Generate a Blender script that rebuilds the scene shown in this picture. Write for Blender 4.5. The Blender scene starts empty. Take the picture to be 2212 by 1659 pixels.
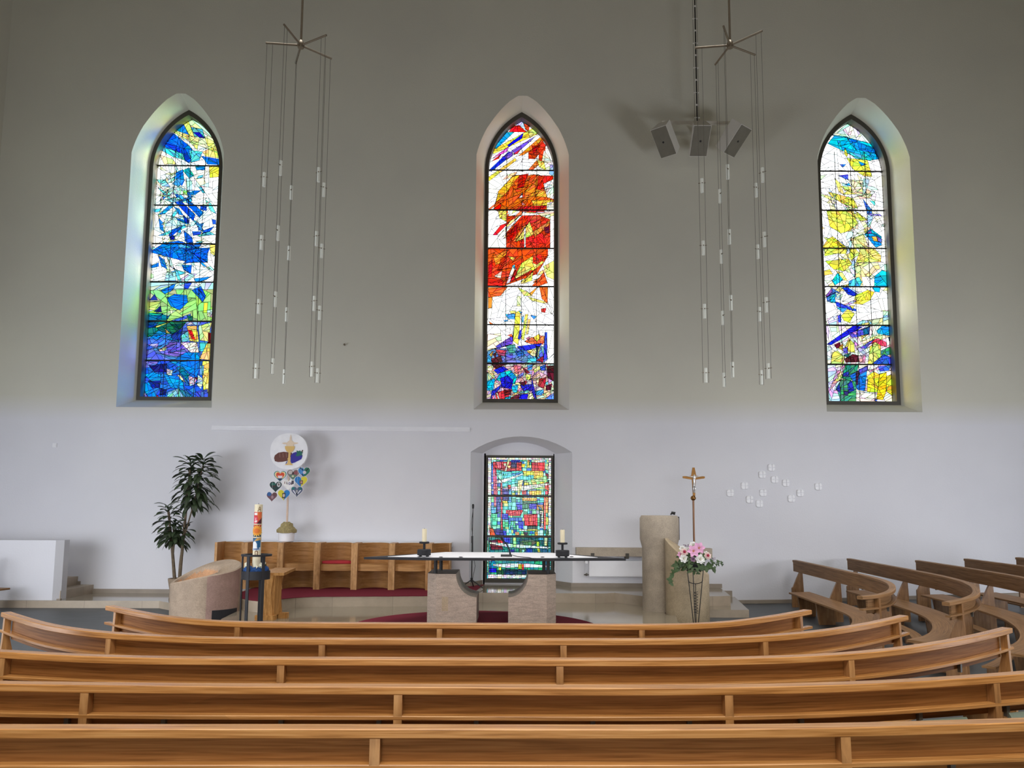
import bpy, bmesh, math, random
from mathutils import Vector, Matrix
PI = math.pi
sc = bpy.context.scene
COL = sc.collection
# ------------------------------------------------------------------ camera
FPX, CXP, CYP, HC = 1661.0, 1106.0, 919.0, 2.0
PITCH, ROLL = math.atan(.1058), .0065
RM = Matrix.Rotation(PI/2 + PITCH, 3, 'X') @ Matrix.Rotation(ROLL, 3, 'Z')
CAM = Vector((0, 0, HC))
def ray(px, py): return RM @ Vector(((px-CXP)/FPX, -(py-CYP)/FPX, -1.0))
def at(px, py, Y):
    d = ray(px, py); return CAM + d*(Y/d.y)
def onz(px, py, z):
    d = ray(px, py); return CAM + d*((z-HC)/d.z)
cd = bpy.data.cameras.new('camera'); cam = bpy.data.objects.new('camera', cd); COL.objects.link(cam)
cam.matrix_world = Matrix.Translation(CAM) @ RM.to_4x4()
cd.sensor_fit = 'HORIZONTAL'; cd.sensor_width = 36.0; cd.lens = 36.0*FPX/2212.0
cd.shift_y = (CYP-829.5)/2212.0; cd.clip_start = .05; cd.clip_end = 200
sc.camera = cam

# ------------------------------------------------------------------ helpers
def lin(c):
    def f(v):
        v = v/255.0
        return v/12.92 if v <= .04045 else ((v+.055)/1.055)**2.4
    return (f(c[0]), f(c[1]), f(c[2]), 1.0)

def origin_of(o):
    v = Vector((0, 0, 0))
    while o is not None:
        v = v + o.location; o = o.parent
    return v

class MB:
    def __init__(s): s.v = []; s.f = []; s.m = []; s.u = []
    def add(s, vs, fs, mi=0, uvs=None):
        b = len(s.v); s.v += [tuple(p) for p in vs]
        for i, f in enumerate(fs):
            s.f.append(tuple(b+k for k in f)); s.m.append(mi)
            s.u.append(uvs[i] if uvs else None)
        return s
    def box(s, x0, x1, y0, y1, z0, z1, mi=0, M=None):
        p = [(x, y, z) for z in (z0, z1) for y in (y0, y1) for x in (x0, x1)]
        if M is not None: p = [tuple(M @ Vector(q)) for q in p]
        return s.add(p, [(0, 2, 3, 1), (4, 5, 7, 6), (0, 1, 5, 4), (2, 6, 7, 3), (0, 4, 6, 2), (1, 3, 7, 5)], mi)
    def extr(s, ring0, ring1, mi=0, cap=True):
        n = len(ring0); fs = [(i, (i+1) % n, n+(i+1) % n, n+i) for i in range(n)]
        if cap: fs += [tuple(reversed(range(n))), tuple(range(n, 2*n))]
        return s.add(list(ring0)+list(ring1), fs, mi)
    def slab2(s, poly, z0, z1):               # sides take the second material
        n = len(poly); s.slab(poly, z0, z1, 0)
        for i in range(n): s.m[-(n+2)+i] = 1
        return s
    def slab(s, poly, z0, z1, mi=0):          # plan polygon between two heights
        return s.extr([(x, y, z0) for x, y in poly], [(x, y, z1) for x, y in poly], mi)
    def face(s, poly, y0, y1, mi=0):          # elevation polygon (x,z) between two depths
        return s.extr([(x, y0, z) for x, z in poly], [(x, y1, z) for x, z in poly], mi)
    def cyl(s, p0, p1, r0, r1=None, n=16, mi=0, cap=True):
        r1 = r0 if r1 is None else r1
        p0, p1 = Vector(p0), Vector(p1); d = (p1-p0).normalized()
        a = d.orthogonal().normalized(); b = d.cross(a)
        c = [(math.cos(2*PI*i/n), math.sin(2*PI*i/n)) for i in range(n)]
        return s.extr([p0+(a*x+b*y)*r0 for x, y in c], [p1+(a*x+b*y)*r1 for x, y in c], mi, cap)
    def tube(s, pts, r, n=8, mi=0, closed=False):
        pts = [Vector(p) for p in pts]; N = len(pts); rings = []; a = None
        for i, p in enumerate(pts):
            if closed: d = (pts[(i+1) % N]-pts[i-1]).normalized()
            else: d = (pts[min(i+1, N-1)]-pts[max(i-1, 0)]).normalized()
            a = d.orthogonal().normalized() if a is None else (a-d*a.dot(d)).normalized()
            b = d.cross(a); rr = r[i] if isinstance(r, (list, tuple)) else r
            rings.append([p+(a*math.cos(2*PI*k/n)+b*math.sin(2*PI*k/n))*rr for k in range(n)])
        vs = [q for g in rings for q in g]; fs = []
        for i in range(N if closed else N-1):
            j = (i+1) % N
            fs += [(i*n+k, i*n+(k+1) % n, j*n+(k+1) % n, j*n+k) for k in range(n)]
        if not closed: fs += [tuple(reversed(range(n))), tuple((N-1)*n+k for k in range(n))]
        return s.add(vs, fs, mi)
    def lathe(s, prof, cx, cy, n=32, mi=0, zf=None, cap=True):
        vs = []; N = len(prof)
        for r, z in prof:
            for k in range(n):
                x, y = cx+r*math.cos(2*PI*k/n), cy+r*math.sin(2*PI*k/n)
                vs.append((x, y, zf(x, y, z) if zf else z))
        fs = [(i*n+k, i*n+(k+1) % n, (i+1)*n+(k+1) % n, (i+1)*n+k) for i in range(N-1) for k in range(n)]
        if cap and prof[0][0] > 1e-6: fs.append(tuple(reversed(range(n))))
        if cap and prof[-1][0] > 1e-6: fs.append(tuple((N-1)*n+k for k in range(n)))
        return s.add(vs, fs, mi)
    def ball(s, c, r, n=14, m=8, mi=0, sq=(1, 1, 1)):
        prof = [(max(r*math.sin(PI*i/m), 0), -r*math.cos(PI*i/m)) for i in range(m+1)]
        t = MB().lathe(prof, 0, 0, n)
        return s.add([(c[0]+x*sq[0], c[1]+y*sq[1], c[2]+z*sq[2]) for x, y, z in t.v], t.f, mi)
    def mesh(s, name, mats, org, sharp=38):
        bm = bmesh.new(); uvl = bm.loops.layers.uv.new('UVMap')
        vv = [bm.verts.new(Vector(p)-org) for p in s.v]
        for f, m, u in zip(s.f, s.m, s.u):
            if len(set(f)) < 3: continue
            try: bf = bm.faces.new([vv[k] for k in f])
            except ValueError: continue
            bf.material_index = m; bf.smooth = True
            if u:
                for l, q in zip(bf.loops, u): l[uvl].uv = q
        bmesh.ops.remove_doubles(bm, verts=bm.verts, dist=2e-5)
        bmesh.ops.recalc_face_normals(bm, faces=bm.faces)
        me = bpy.data.meshes.new(name); bm.to_mesh(me); bm.free()
        try: me.set_sharp_from_angle(angle=math.radians(sharp))
        except Exception: pass
        for m in mats: me.materials.append(m)
        return me
    def build(s, name, mats, parent=None, org=None, sharp=38):
        if not isinstance(mats, (list, tuple)): mats = [mats]
        if parent is not None: org = origin_of(parent)
        elif org is None:
            xs, ys, zs = zip(*s.v); org = Vector(((min(xs)+max(xs))/2, (min(ys)+max(ys))/2, min(zs)))
        o = bpy.data.objects.new(name, s.mesh(name, mats, org, sharp)); COL.objects.link(o)
        if parent is not None: o.parent = parent
        else: o.location = org
        return o

def tag(o, label, cat, group=None):
    o['label'] = label; o['category'] = cat
    if group: o['group'] = group
    return o
def thing(name, label, cat, loc, group=None):
    o = bpy.data.objects.new(name, None); COL.objects.link(o); o.location = Vector(loc); o.empty_display_size = .1
    return tag(o, label, cat, group)
def struct(o): o['kind'] = 'structure'; return o
def dup(o, loc=None, rotz=None, label=None, parent=None):
    c = o.copy(); COL.objects.link(c)
    if parent is not None: c.parent = parent
    if loc is not None: c.location = Vector(loc)
    if rotz is not None: c.rotation_euler = (0, 0, rotz)
    if label: c['label'] = label
    for ch in list(o.children): dup(ch, parent=c)
    return c

# ------------------------------------------------------------------ materials
def newmat(name):
    m = bpy.data.materials.new(name); m.use_nodes = True
    nt = m.node_tree; return m, nt, nt.nodes['Principled BSDF']
def N(nt, t, **kw):
    n = nt.nodes.new(t)
    for k, v in kw.items(): setattr(n, k, v)
    return n
def ramp(nt, stops):
    r = N(nt, 'ShaderNodeValToRGB'); e = r.color_ramp.elements
    while len(e) < len(stops): e.new(.5)
    for k, (p, c) in zip(e, stops): k.position = p; k.color = c
    return r
def plain(name, c, rough=.5, metal=0, var=.08, scale=6, spec=.5, bump=0):
    m, nt, b = newmat(name); L = nt.links
    tc = N(nt, 'ShaderNodeTexCoord'); no = N(nt, 'ShaderNodeTexNoise'); no.inputs['Scale'].default_value = scale
    no.inputs['Detail'].default_value = 4
    L.new(tc.outputs['Object'], no.inputs['Vector'])
    a = lin(c); lo = tuple(v*(1-var) for v in a[:3])+(1,); hi = tuple(min(1, v*(1+var)) for v in a[:3])+(1,)
    r = ramp(nt, [(.3, lo), (.7, hi)]); L.new(no.outputs['Fac'], r.inputs['Fac']); L.new(r.outputs['Color'], b.inputs['Base Color'])
    b.inputs['Roughness'].default_value = rough; b.inputs['Metallic'].default_value = metal
    b.inputs['Specular IOR Level'].default_value = spec
    if bump:
        bp = N(nt, 'ShaderNodeBump'); bp.inputs['Strength'].default_value = bump; bp.inputs['Distance'].default_value = .01
        n2 = N(nt, 'ShaderNodeTexNoise'); n2.inputs['Scale'].default_value = scale*8
        L.new(tc.outputs['Object'], n2.inputs['Vector']); L.new(n2.outputs['Fac'], bp.inputs['Height']); L.new(bp.outputs['Normal'], b.inputs['Normal'])
    return m
def wood(name, dark, mid, light, coord='UV', sc_=(1.3, 44, 1), rough=.34, seed=0.0):
    m, nt, b = newmat(name); L = nt.links
    tc = N(nt, 'ShaderNodeTexCoord'); mp = N(nt, 'ShaderNodeMapping'); mp.inputs['Scale'].default_value = sc_
    oi = N(nt, 'ShaderNodeObjectInfo'); vm = N(nt, 'ShaderNodeVectorMath', operation='ADD')
    sm = N(nt, 'ShaderNodeVectorMath', operation='SCALE'); sm.inputs['Scale'].default_value = 7.0
    cb = N(nt, 'ShaderNodeCombineXYZ'); L.new(oi.outputs['Random'], cb.inputs[0]); L.new(oi.outputs['Random'], cb.inputs[1])
    L.new(cb.outputs[0], sm.inputs[0]); L.new(tc.outputs[coord], vm.inputs[0]); L.new(sm.outputs[0], vm.inputs[1]); L.new(vm.outputs[0], mp.inputs[0])
    n1 = N(nt, 'ShaderNodeTexNoise'); n1.inputs['Scale'].default_value = 1.6; n1.inputs['Detail'].default_value = 5; n1.inputs['Distortion'].default_value = .5
    L.new(mp.outputs[0], n1.inputs['Vector'])
    mp2 = N(nt, 'ShaderNodeMapping'); mp2.inputs['Scale'].default_value = tuple(v*(.55 if i == 0 else 4.5) for i, v in enumerate(sc_))
    L.new(vm.outputs[0], mp2.inputs[0])
    n2 = N(nt, 'ShaderNodeTexNoise'); n2.inputs['Scale'].default_value = 2.2; n2.inputs['Detail'].default_value = 3; L.new(mp2.outputs[0], n2.inputs['Vector'])
    r = ramp(nt, [(.32, lin(dark)), (.5, lin(mid)), (.7, lin(light))]); L.new(n1.outputs['Fac'], r.inputs['Fac'])
    r2 = ramp(nt, [(.35, (.72, .68, .64, 1)), (.62, (1.06, 1.06, 1.06, 1))]); L.new(n2.outputs['Fac'], r2.inputs['Fac'])
    mx = N(nt, 'ShaderNodeMix', data_type='RGBA', blend_type='MULTIPLY'); mx.inputs[0].default_value = .6
    L.new(r.outputs['Color'], mx.inputs[6]); L.new(r2.outputs['Color'], mx.inputs[7])
    # a board of its own tone now and then along the length
    vo = N(nt, 'ShaderNodeTexVoronoi', feature='F1'); mp3 = N(nt, 'ShaderNodeMapping')
    mp3.inputs['Scale'].default_value = (.55, 9.0, 1) if coord == 'UV' else (1.2, 1.2, .7)
    L.new(vm.outputs[0], mp3.inputs[0]); L.new(mp3.outputs[0], vo.inputs['Vector']); vo.inputs['Scale'].default_value = 1.0
    r3 = ramp(nt, [(.1, (.86, .84, .82, 1)), (.9, (1.08, 1.06, 1.04, 1))]); L.new(vo.outputs['Color'], r3.inputs['Fac'])
    mx2 = N(nt, 'ShaderNodeMix', data_type='RGBA', blend_type='MULTIPLY'); mx2.inputs[0].default_value = .8
    L.new(mx.outputs[2], mx2.inputs[6]); L.new(r3.outputs['Color'], mx2.inputs[7])
    L.new(mx2.outputs[2], b.inputs['Base Color']); b.inputs['Roughness'].default_value = rough; b.inputs['Specular IOR Level'].default_value = .5 if rough < .4 else .12
    return m
M = {}
M["oak"] = wood("golden_oak", (156, 106, 54), (188, 134, 76), (206, 156, 98), rough=.24)
M["oak_panel"] = wood("oak_panel", (126, 82, 40), (150, 100, 52), (166, 116, 66), rough=.6)  # darker oak: the shade below the top rail is put into the colour
M['oak_side'] = wood('brown_oak', (120, 90, 58), (146, 110, 74), (166, 130, 92), rough=.45)  # same oak, darkened and greyed for the shade on the side pews
M["oak_post"] = wood("oak_post", (148, 106, 62), (178, 130, 80), (196, 150, 98), coord='Object', sc_=(14, 14, 1.0))
M['oak_side_post'] = wood('brown_oak_post', (120, 86, 52), (146, 106, 66), (164, 124, 84), coord='Object', sc_=(14, 14, 1.0))  # post oak with the side pews' shade in its colour
M['stall'] = wood('stall_oak', (160, 117, 72), (178, 133, 84), (192, 147, 97), coord='Object', sc_=(1.6, 1.6, 16), rough=.42)
M['stall_post'] = wood('stall_post_oak', (164, 122, 78), (194, 150, 102), (210, 168, 120), coord='Object', sc_=(16, 16, 1.2), rough=.42)
M['table_wood'] = wood('table_oak', (160, 112, 60), (192, 142, 84), (208, 160, 102), coord='Object', sc_=(14, 14, 1.2), rough=.4)
M['wall'] = None
def wall_mat():
    m, nt, b = newmat('wall_paint'); L = nt.links
    tc = N(nt, 'ShaderNodeTexCoord'); sp = N(nt, 'ShaderNodeSeparateXYZ'); ge = N(nt, 'ShaderNodeNewGeometry')
    L.new(ge.outputs['Position'], sp.inputs[0])
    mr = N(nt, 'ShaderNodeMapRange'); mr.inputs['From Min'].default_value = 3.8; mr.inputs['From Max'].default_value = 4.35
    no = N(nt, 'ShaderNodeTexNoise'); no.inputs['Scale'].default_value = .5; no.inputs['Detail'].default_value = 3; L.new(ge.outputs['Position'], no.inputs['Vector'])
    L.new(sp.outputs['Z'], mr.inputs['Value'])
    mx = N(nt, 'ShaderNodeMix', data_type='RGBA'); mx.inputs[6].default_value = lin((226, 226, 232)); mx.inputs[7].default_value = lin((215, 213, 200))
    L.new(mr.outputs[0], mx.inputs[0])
    r = ramp(nt, [(.3, (.95, .95, .955, 1)), (.7, (1.02, 1.02, 1.01, 1))]); L.new(no.outputs['Fac'], r.inputs['Fac'])
    m2 = N(nt, 'ShaderNodeMix', data_type='RGBA', blend_type='MULTIPLY'); m2.inputs[0].default_value = 1
    L.new(mx.outputs[2], m2.inputs[6]); L.new(r.outputs['Color'], m2.inputs[7]); L.new(m2.outputs[2], b.inputs['Base Color'])
    b.inputs['Roughness'].default_value = .85; b.inputs['Specular IOR Level'].default_value = .2
    n2 = N(nt, 'ShaderNodeTexNoise'); n2.inputs['Scale'].default_value = 30; L.new(ge.outputs['Position'], n2.inputs['Vector'])
    bp = N(nt, 'ShaderNodeBump'); bp.inputs['Strength'].default_value = .12; bp.inputs['Distance'].default_value = .02
    L.new(n2.outputs['Fac'], bp.inputs['Height']); L.new(bp.outputs['Normal'], b.inputs['Normal'])
    return m
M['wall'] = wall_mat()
M['ceiling'] = plain('ceiling_boards', (120, 104, 84), .8)
M['floor'] = plain('slate_floor', (74, 77, 79), .5, var=.12, scale=3)
def slab_mat(name, c, rough, scale=1.0):
    m, nt, b = newmat(name); L = nt.links
    ge = N(nt, 'ShaderNodeNewGeometry')
    no = N(nt, 'ShaderNodeTexNoise'); no.inputs['Scale'].default_value = 2.2; no.inputs['Detail'].default_value = 8; no.inputs['Roughness'].default_value = .65; L.new(ge.outputs['Position'], no.inputs['Vector'])
    br = N(nt, 'ShaderNodeTexBrick'); br.inputs['Scale'].default_value = scale; br.inputs['Mortar Size'].default_value = .004
    br.inputs['Brick Width'].default_value = 1.1; br.inputs['Row Height'].default_value = .62
    a = lin(c)
    br.inputs['Color1'].default_value = tuple(v*.94 for v in a[:3])+(1,); br.inputs['Color2'].default_value = tuple(min(1, v*1.1) for v in a[:3])+(1,)
    br.inputs['Mortar'].default_value = tuple(v*.7 for v in a[:3])+(1,)
    L.new(ge.outputs['Position'], br.inputs['Vector'])
    r = ramp(nt, [(.25, (.8, .79, .77, 1)), (.75, (1.12, 1.11, 1.1, 1))]); L.new(no.outputs['Fac'], r.inputs['Fac'])
    mx = N(nt, 'ShaderNodeMix', data_type='RGBA', blend_type='MULTIPLY'); mx.inputs[0].default_value = 1
    L.new(br.outputs['Color'], mx.inputs[6]); L.new(r.outputs['Color'], mx.inputs[7]); L.new(mx.outputs[2], b.inputs['Base Color'])
    b.inputs['Roughness'].default_value = rough
    return m
M['slab'] = slab_mat('polished_limestone', (142, 132, 115), .1)
M['step'] = slab_mat('limestone_step', (180, 166, 148), .4)
M['base'] = plain('baseboard_stone', (150, 138, 124), .5, var=.12, scale=3)
def stone(name, c, v=.16, sc_=5, rough=.75, streak=None):
    m, nt, b = newmat(name); L = nt.links
    tc = N(nt, 'ShaderNodeTexCoord'); mp = N(nt, 'ShaderNodeMapping'); L.new(tc.outputs['Object'], mp.inputs[0])
    if streak: mp.inputs['Scale'].default_value = streak
    n1 = N(nt, 'ShaderNodeTexNoise'); n1.inputs['Scale'].default_value = sc_; n1.inputs['Detail'].default_value = 8; n1.inputs['Roughness'].default_value = .6
    n1.inputs['Distortion'].default_value = .8 if streak else 0
    L.new(mp.outputs[0], n1.inputs['Vector'])
    n2 = N(nt, 'ShaderNodeTexNoise'); n2.inputs['Scale'].default_value = 60; L.new(tc.outputs['Object'], n2.inputs['Vector'])
    a = lin(c)
    r = ramp(nt, [(.3, tuple(k*(1-v) for k in a[:3])+(1,)), (.52, a), (.72, tuple(min(1, k*(1+v)) for k in a[:3])+(1,))]); L.new(n1.outputs['Fac'], r.inputs['Fac'])
    r2 = ramp(nt, [(.35, (.88, .88, .88, 1)), (.65, (1.08, 1.08, 1.08, 1))]); L.new(n2.outputs['Fac'], r2.inputs['Fac'])
    mx = N(nt, 'ShaderNodeMix', data_type='RGBA', blend_type='MULTIPLY'); mx.inputs[0].default_value = 1
    L.new(r.outputs['Color'], mx.inputs[6]); L.new(r2.outputs['Color'], mx.inputs[7]); L.new(mx.outputs[2], b.inputs['Base Color'])
    b.inputs['Roughness'].default_value = rough
    bp = N(nt, 'ShaderNodeBump'); bp.inputs['Strength'].default_value = .25; bp.inputs['Distance'].default_value = .006
    L.new(n2.outputs['Fac'], bp.inputs['Height']); L.new(bp.outputs['Normal'], b.inputs['Normal'])
    return m
M['sand'] = stone('sandstone', (182, 164, 136))
M['font_stone'] = stone('font_sandstone', (174, 154, 134))
M['sand_grey'] = stone('grey_sandstone', (178, 165, 148))
M['sand_pink'] = stone('pink_sandstone', (166, 136, 126))
M['sand_orange'] = stone('basin_sandstone', (196, 150, 112), v=.25)
M['altar_stone'] = stone('veined_altar_stone', (184, 168, 152), v=.22, sc_=4, rough=.6, streak=(1.5, 1.5, 6))
M['altar_dark'] = stone('altar_inner_stone', (150, 136, 120), v=.1)
M['steel'] = plain('dark_steel', (50, 50, 54), .6, metal=.2, spec=.3)
M['black'] = plain('black_plastic', (26, 26, 28), .45)
M['lead'] = plain('lead_came', (24, 26, 24), .6)
M['frame'] = plain('window_iron', (70, 66, 58), .6)
M['white'] = plain('white_enamel', (236, 236, 240), .4, var=.02)
M['cloth'] = plain('white_linen', (246, 246, 252), .8, var=.02)
M['wax'] = plain('candle_wax', (240, 228, 196), .5, var=.03)
M['brass'] = plain('brass', (140, 100, 54), .3, metal=.9)
M['copper'] = plain('copper_shaft', (150, 112, 86), .45, metal=.5)
M['silver'] = plain('silver_figure', (225, 225, 225), .3, metal=.8)
M['red'] = plain('red_cushion', (170, 36, 46), .8)
M['leaf'] = plain('dark_leaf', (48, 62, 38), .45, var=.4, scale=9)
M['ivy'] = plain('ivy_leaf', (58, 82, 40), .5, var=.4, scale=12)
M['bark'] = plain('plant_stem', (104, 90, 72), .8, var=.25, scale=20)
M['chand'] = plain('bronze_arm', (128, 116, 98), .4, metal=.5)
M['wire'] = plain('steel_wire', (96, 92, 84), .5, metal=.3)
M['spk'] = plain('speaker_case', (228, 225, 218), .5, var=.03)
M['grille'] = plain('speaker_grille', (120, 116, 104), .7)
M['terra'] = stone('plant_tub_stone', (150, 132, 112))
M['wool'] = plain('beige_wool', (176, 160, 112), .95, var=.3, scale=40, bump=.8)
M['stick'] = plain('pale_wood_stick', (222, 196, 176), .6)
M['pad'] = plain('green_grey_kneeler_vinyl', (120, 132, 118), .5)
M['blue'] = plain('blue_cloth', (24, 70, 130), .8, var=.3, scale=20)
M['tube'] = plain('frosted_lamp_glass', (240, 244, 236), .3, var=.02)
def carpet():
    m, nt, b = newmat('maroon_carpet'); L = nt.links
    ge = N(nt, 'ShaderNodeNewGeometry'); wv = N(nt, 'ShaderNodeTexWave'); wv.inputs['Scale'].default_value = 12; wv.inputs['Distortion'].default_value = .6
    L.new(ge.outputs['Position'], wv.inputs['Vector'])
    r = ramp(nt, [(.2, lin((100, 34, 46))), (.8, lin((124, 46, 60)))]); L.new(wv.outputs['Fac'], r.inputs['Fac']); L.new(r.outputs['Color'], b.inputs['Base Color'])
    b.inputs['Roughness'].default_value = .95; b.inputs['Specular IOR Level'].default_value = .1
    return m
M['carpet'] = carpet()
PAINT = {}
def paint(c):
    if c not in PAINT: PAINT[c] = plain('paint_%02x%02x%02x' % c, c, .65, var=.05)
    return PAINT[c]
def glass_mat():
    m = bpy.data.materials.new('stained_glass'); m.use_nodes = True; nt = m.node_tree; nt.nodes.clear(); L = nt.links
    at_ = N(nt, 'ShaderNodeAttribute'); at_.attribute_name = 'glass'
    ge = N(nt, 'ShaderNodeNewGeometry'); no = N(nt, 'ShaderNodeTexNoise'); no.inputs['Scale'].default_value = 7; no.inputs['Detail'].default_value = 3
    L.new(ge.outputs['Position'], no.inputs['Vector'])
    r = ramp(nt, [(.3, (.78, .78, .78, 1)), (.6, (1, 1, 1, 1))]); L.new(no.outputs['Fac'], r.inputs['Fac'])
    mx = N(nt, 'ShaderNodeMix', data_type='RGBA', blend_type='MULTIPLY'); mx.inputs[0].default_value = 1
    L.new(at_.outputs['Color'], mx.inputs[6]); L.new(r.outputs['Color'], mx.inputs[7])
    tr = N(nt, 'ShaderNodeBsdfTransparent'); L.new(mx.outputs[2], tr.inputs['Color'])
    gl = N(nt, 'ShaderNodeBsdfGlossy'); gl.inputs['Roughness'].default_value = .15
    ms = N(nt, 'ShaderNodeMixShader'); ms.inputs[0].default_value = .03
    out = N(nt, 'ShaderNodeOutputMaterial'); L.new(tr.outputs[0], ms.inputs[1]); L.new(gl.outputs[0], ms.inputs[2]); L.new(ms.outputs[0], out.inputs['Surface'])
    return m
M['glass'] = glass_mat()

# ------------------------------------------------------------------ setting
YW = 16.5
XL, XR, YF, ZC = -11.5, 12.6, -9.0, 15.0
def slope(x): return .035*max(0.0, x-5.2)
fl = MB(); xs = [XL-.3, -8, -4, 0, 3.0, 4.4, 5.2, 6, 7, 9, 11, XR+.3]; ys = [YF, -2, 4, 8, 12, 15, 17.6]
vs = [(x, y, slope(x)) for y in ys for x in xs]; n = len(xs)
fl.add(vs, [(j*n+i, j*n+i+1, (j+1)*n+i+1, (j+1)*n+i) for j in range(len(ys)-1) for i in range(n-1)])
struct(fl.build('floor', M['floor'], org=Vector((0, 0, 0))))
def lancet(cx, hw, zb, zs, za, n=14, rnd=0, ln=0.0):
    rise = za-zs; c = (rise*rise-hw*hw)/(2*hw); R = hw+c; T = math.acos(c/R)
    L_ = [(cx+c-R*math.cos(T*i/n), zs+R*math.sin(T*i/n)) for i in range(n+1)]
    L_ = [(x+(cx-hw+hw*i/n-x)*ln, z+(zs+rise*i/n-z)*ln) for i, (x, z) in enumerate(L_)]
    pts = L_ + [(2*cx-x, z) for x, z in reversed(L_[:-1])]
    for _ in range(rnd):
        q = pts[:]
        for i in range(6, len(pts)-6): q[i] = ((pts[i-1][0]+pts[i+1][0])/2, (pts[i-1][1]+pts[i+1][1])/2)
        pts = q
    nz = 10
    side = [(cx-hw, zb+(zs-zb)*i/nz) for i in range(nz)]
    return side + pts + [(2*cx-x, z) for x, z in reversed(side)]
WIN = [(-7.53, -7.55), (.2, .18), (7.84, 7.83)]
outer = [lancet(a, 1.035, 4.09, 9.85, 11.36, rnd=3, ln=.38) for a, b in WIN]
inner = [lancet(b, .842, 4.31, 9.72, 11.12) for a, b in WIN]
YFR, YGL = 17.0, 17.2
# niche outline, clockwise from lower left
ZUP = .325
def niche(x0, x1, zb, zs, za, n=12):
    cx = (x0+x1)/2; hw = (x1-x0)/2; rise = za-zs; R = (hw*hw+rise*rise)/(2*rise); T = math.asin(hw/R)
    return [(x0, zb)] + [(cx+R*math.sin(-T+2*T*i/n), za-R+R*math.cos(-T+2*T*i/n)) for i in range(n+1)] + [(x1, zb)]
n_out = niche(-.885, 1.3, ZUP, 3.17, 3.51); n_in = niche(-.645, .968, ZUP, 3.17, 3.42)
def tri_wall(b, holes):
    bm = bmesh.new(); ed = []
    for lp in [b]+holes:
        v = [bm.verts.new((x, YW, z)) for x, z in lp]
        ed += [bm.edges.new((v[i], v[(i+1) % len(v)])) for i in range(len(v))]
    bmesh.ops.triangle_fill(bm, use_beauty=True, use_dissolve=False, edges=ed)
    r = ([tuple(v.co) for v in bm.verts], [tuple(v.index for v in f.verts) for f in bm.faces]) if not bm.verts.index_update() else None
    bm.free(); return r
wb = MB()
bound = [(XL-.3, -.3), (n_out[0][0], -.3), n_out[0]] + n_out[1:-1] + [n_out[-1], (n_out[-1][0], -.3), (XR+.3, -.3), (XR+.3, ZC+.2), (XL-.3, ZC+.2)]
wv, wf = tri_wall(bound, outer); wb.add(wv, wf)
for o, i in zip(outer, inner):
    k = len(o); wb.add([(x, YW, z) for x, z in o]+[(x, YFR, z) for x, z in i], [(a, (a+1) % k, k+(a+1) % k, k+a) for a in range(k)])
k = len(n_out)
wb.add([(x, YW, z) for x, z in n_out]+[(x, YFR, z) for x, z in n_in], [(a, a+1, k+a+1, k+a) for a in range(k-1)])
FRX0, FRX1, FRZ0, FRZ1 = -.575, .92, .36, 3.13          # opening of the low window
bmv = [(FRX0, FRZ0), (FRX0, FRZ1), (FRX1, FRZ1), (FRX1, FRZ0)]
def quad(xa, xb, za, zb_): wb.add([(xa, YFR, za), (xb, YFR, za), (xb, YFR, zb_), (xa, YFR, zb_)], [(0, 1, 2, 3)])
quad(n_in[0][0], FRX0, ZUP, 3.17); quad(FRX1, n_in[-1][0], ZUP, 3.17); quad(FRX0, FRX1, ZUP, FRZ0); quad(FRX0, FRX1, FRZ1, 3.17)
wb.add([(x, YFR, z) for x, z in n_in[1:-1]], [tuple(range(k-2))])
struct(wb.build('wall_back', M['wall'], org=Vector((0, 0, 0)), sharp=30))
struct(MB().box(XL-.3, XL, YF, YW+.02, -.3, ZC+.2).build('wall_left', M['wall']))
struct(MB().box(XR, XR+.3, YF, YW+.02, -.3, ZC+.2).build('wall_right', M['wall']))
struct(MB().box(XL-.3, XR+.3, YF-.3, YF, -.3, ZC+.2).build('wall_front', M['wall']))
struct(MB().box(XL-.3, XR+.3, YF-.3, YW+.02, ZC, ZC+.2).build('ceiling', M['ceiling']))

# ------------------------------------------------------------------ stained glass
def split(poly, p, d):
    A, B = [], []; n = len(poly); s = [d[0]*(q[1]-p[1])-d[1]*(q[0]-p[0]) for q in poly]
    for i in range(n):
        a, b, sa, sb = poly[i], poly[(i+1) % n], s[i], s[(i+1) % n]
        if sa >= 0: A.append(a)
        if sa <= 0: B.append(a)
        if sa*sb < 0:
            t = sa/(sa-sb); q = (a[0]+(b[0]-a[0])*t, a[1]+(b[1]-a[1])*t); A.append(q); B.append(q)
    return A, B
def area(p):
    return .5*abs(sum(p[i][0]*p[(i+1) % len(p)][1]-p[(i+1) % len(p)][0]*p[i][1] for i in range(len(p)))) if len(p) > 2 else 0
def hull(pts):
    pts = sorted(set(pts))
    def half(ps):
        h = []
        for p in ps:
            while len(h) > 1 and (h[-1][0]-h[-2][0])*(p[1]-h[-2][1])-(h[-1][1]-h[-2][1])*(p[0]-h[-2][0]) <= 0: h.pop()
            h.append(p)
        return h
    a = half(pts); b = half(reversed(pts)); return a[:-1]+b[:-1]
AMIN = .00012
SKY_K = 2.2
WH = (255, 255, 255)
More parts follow.
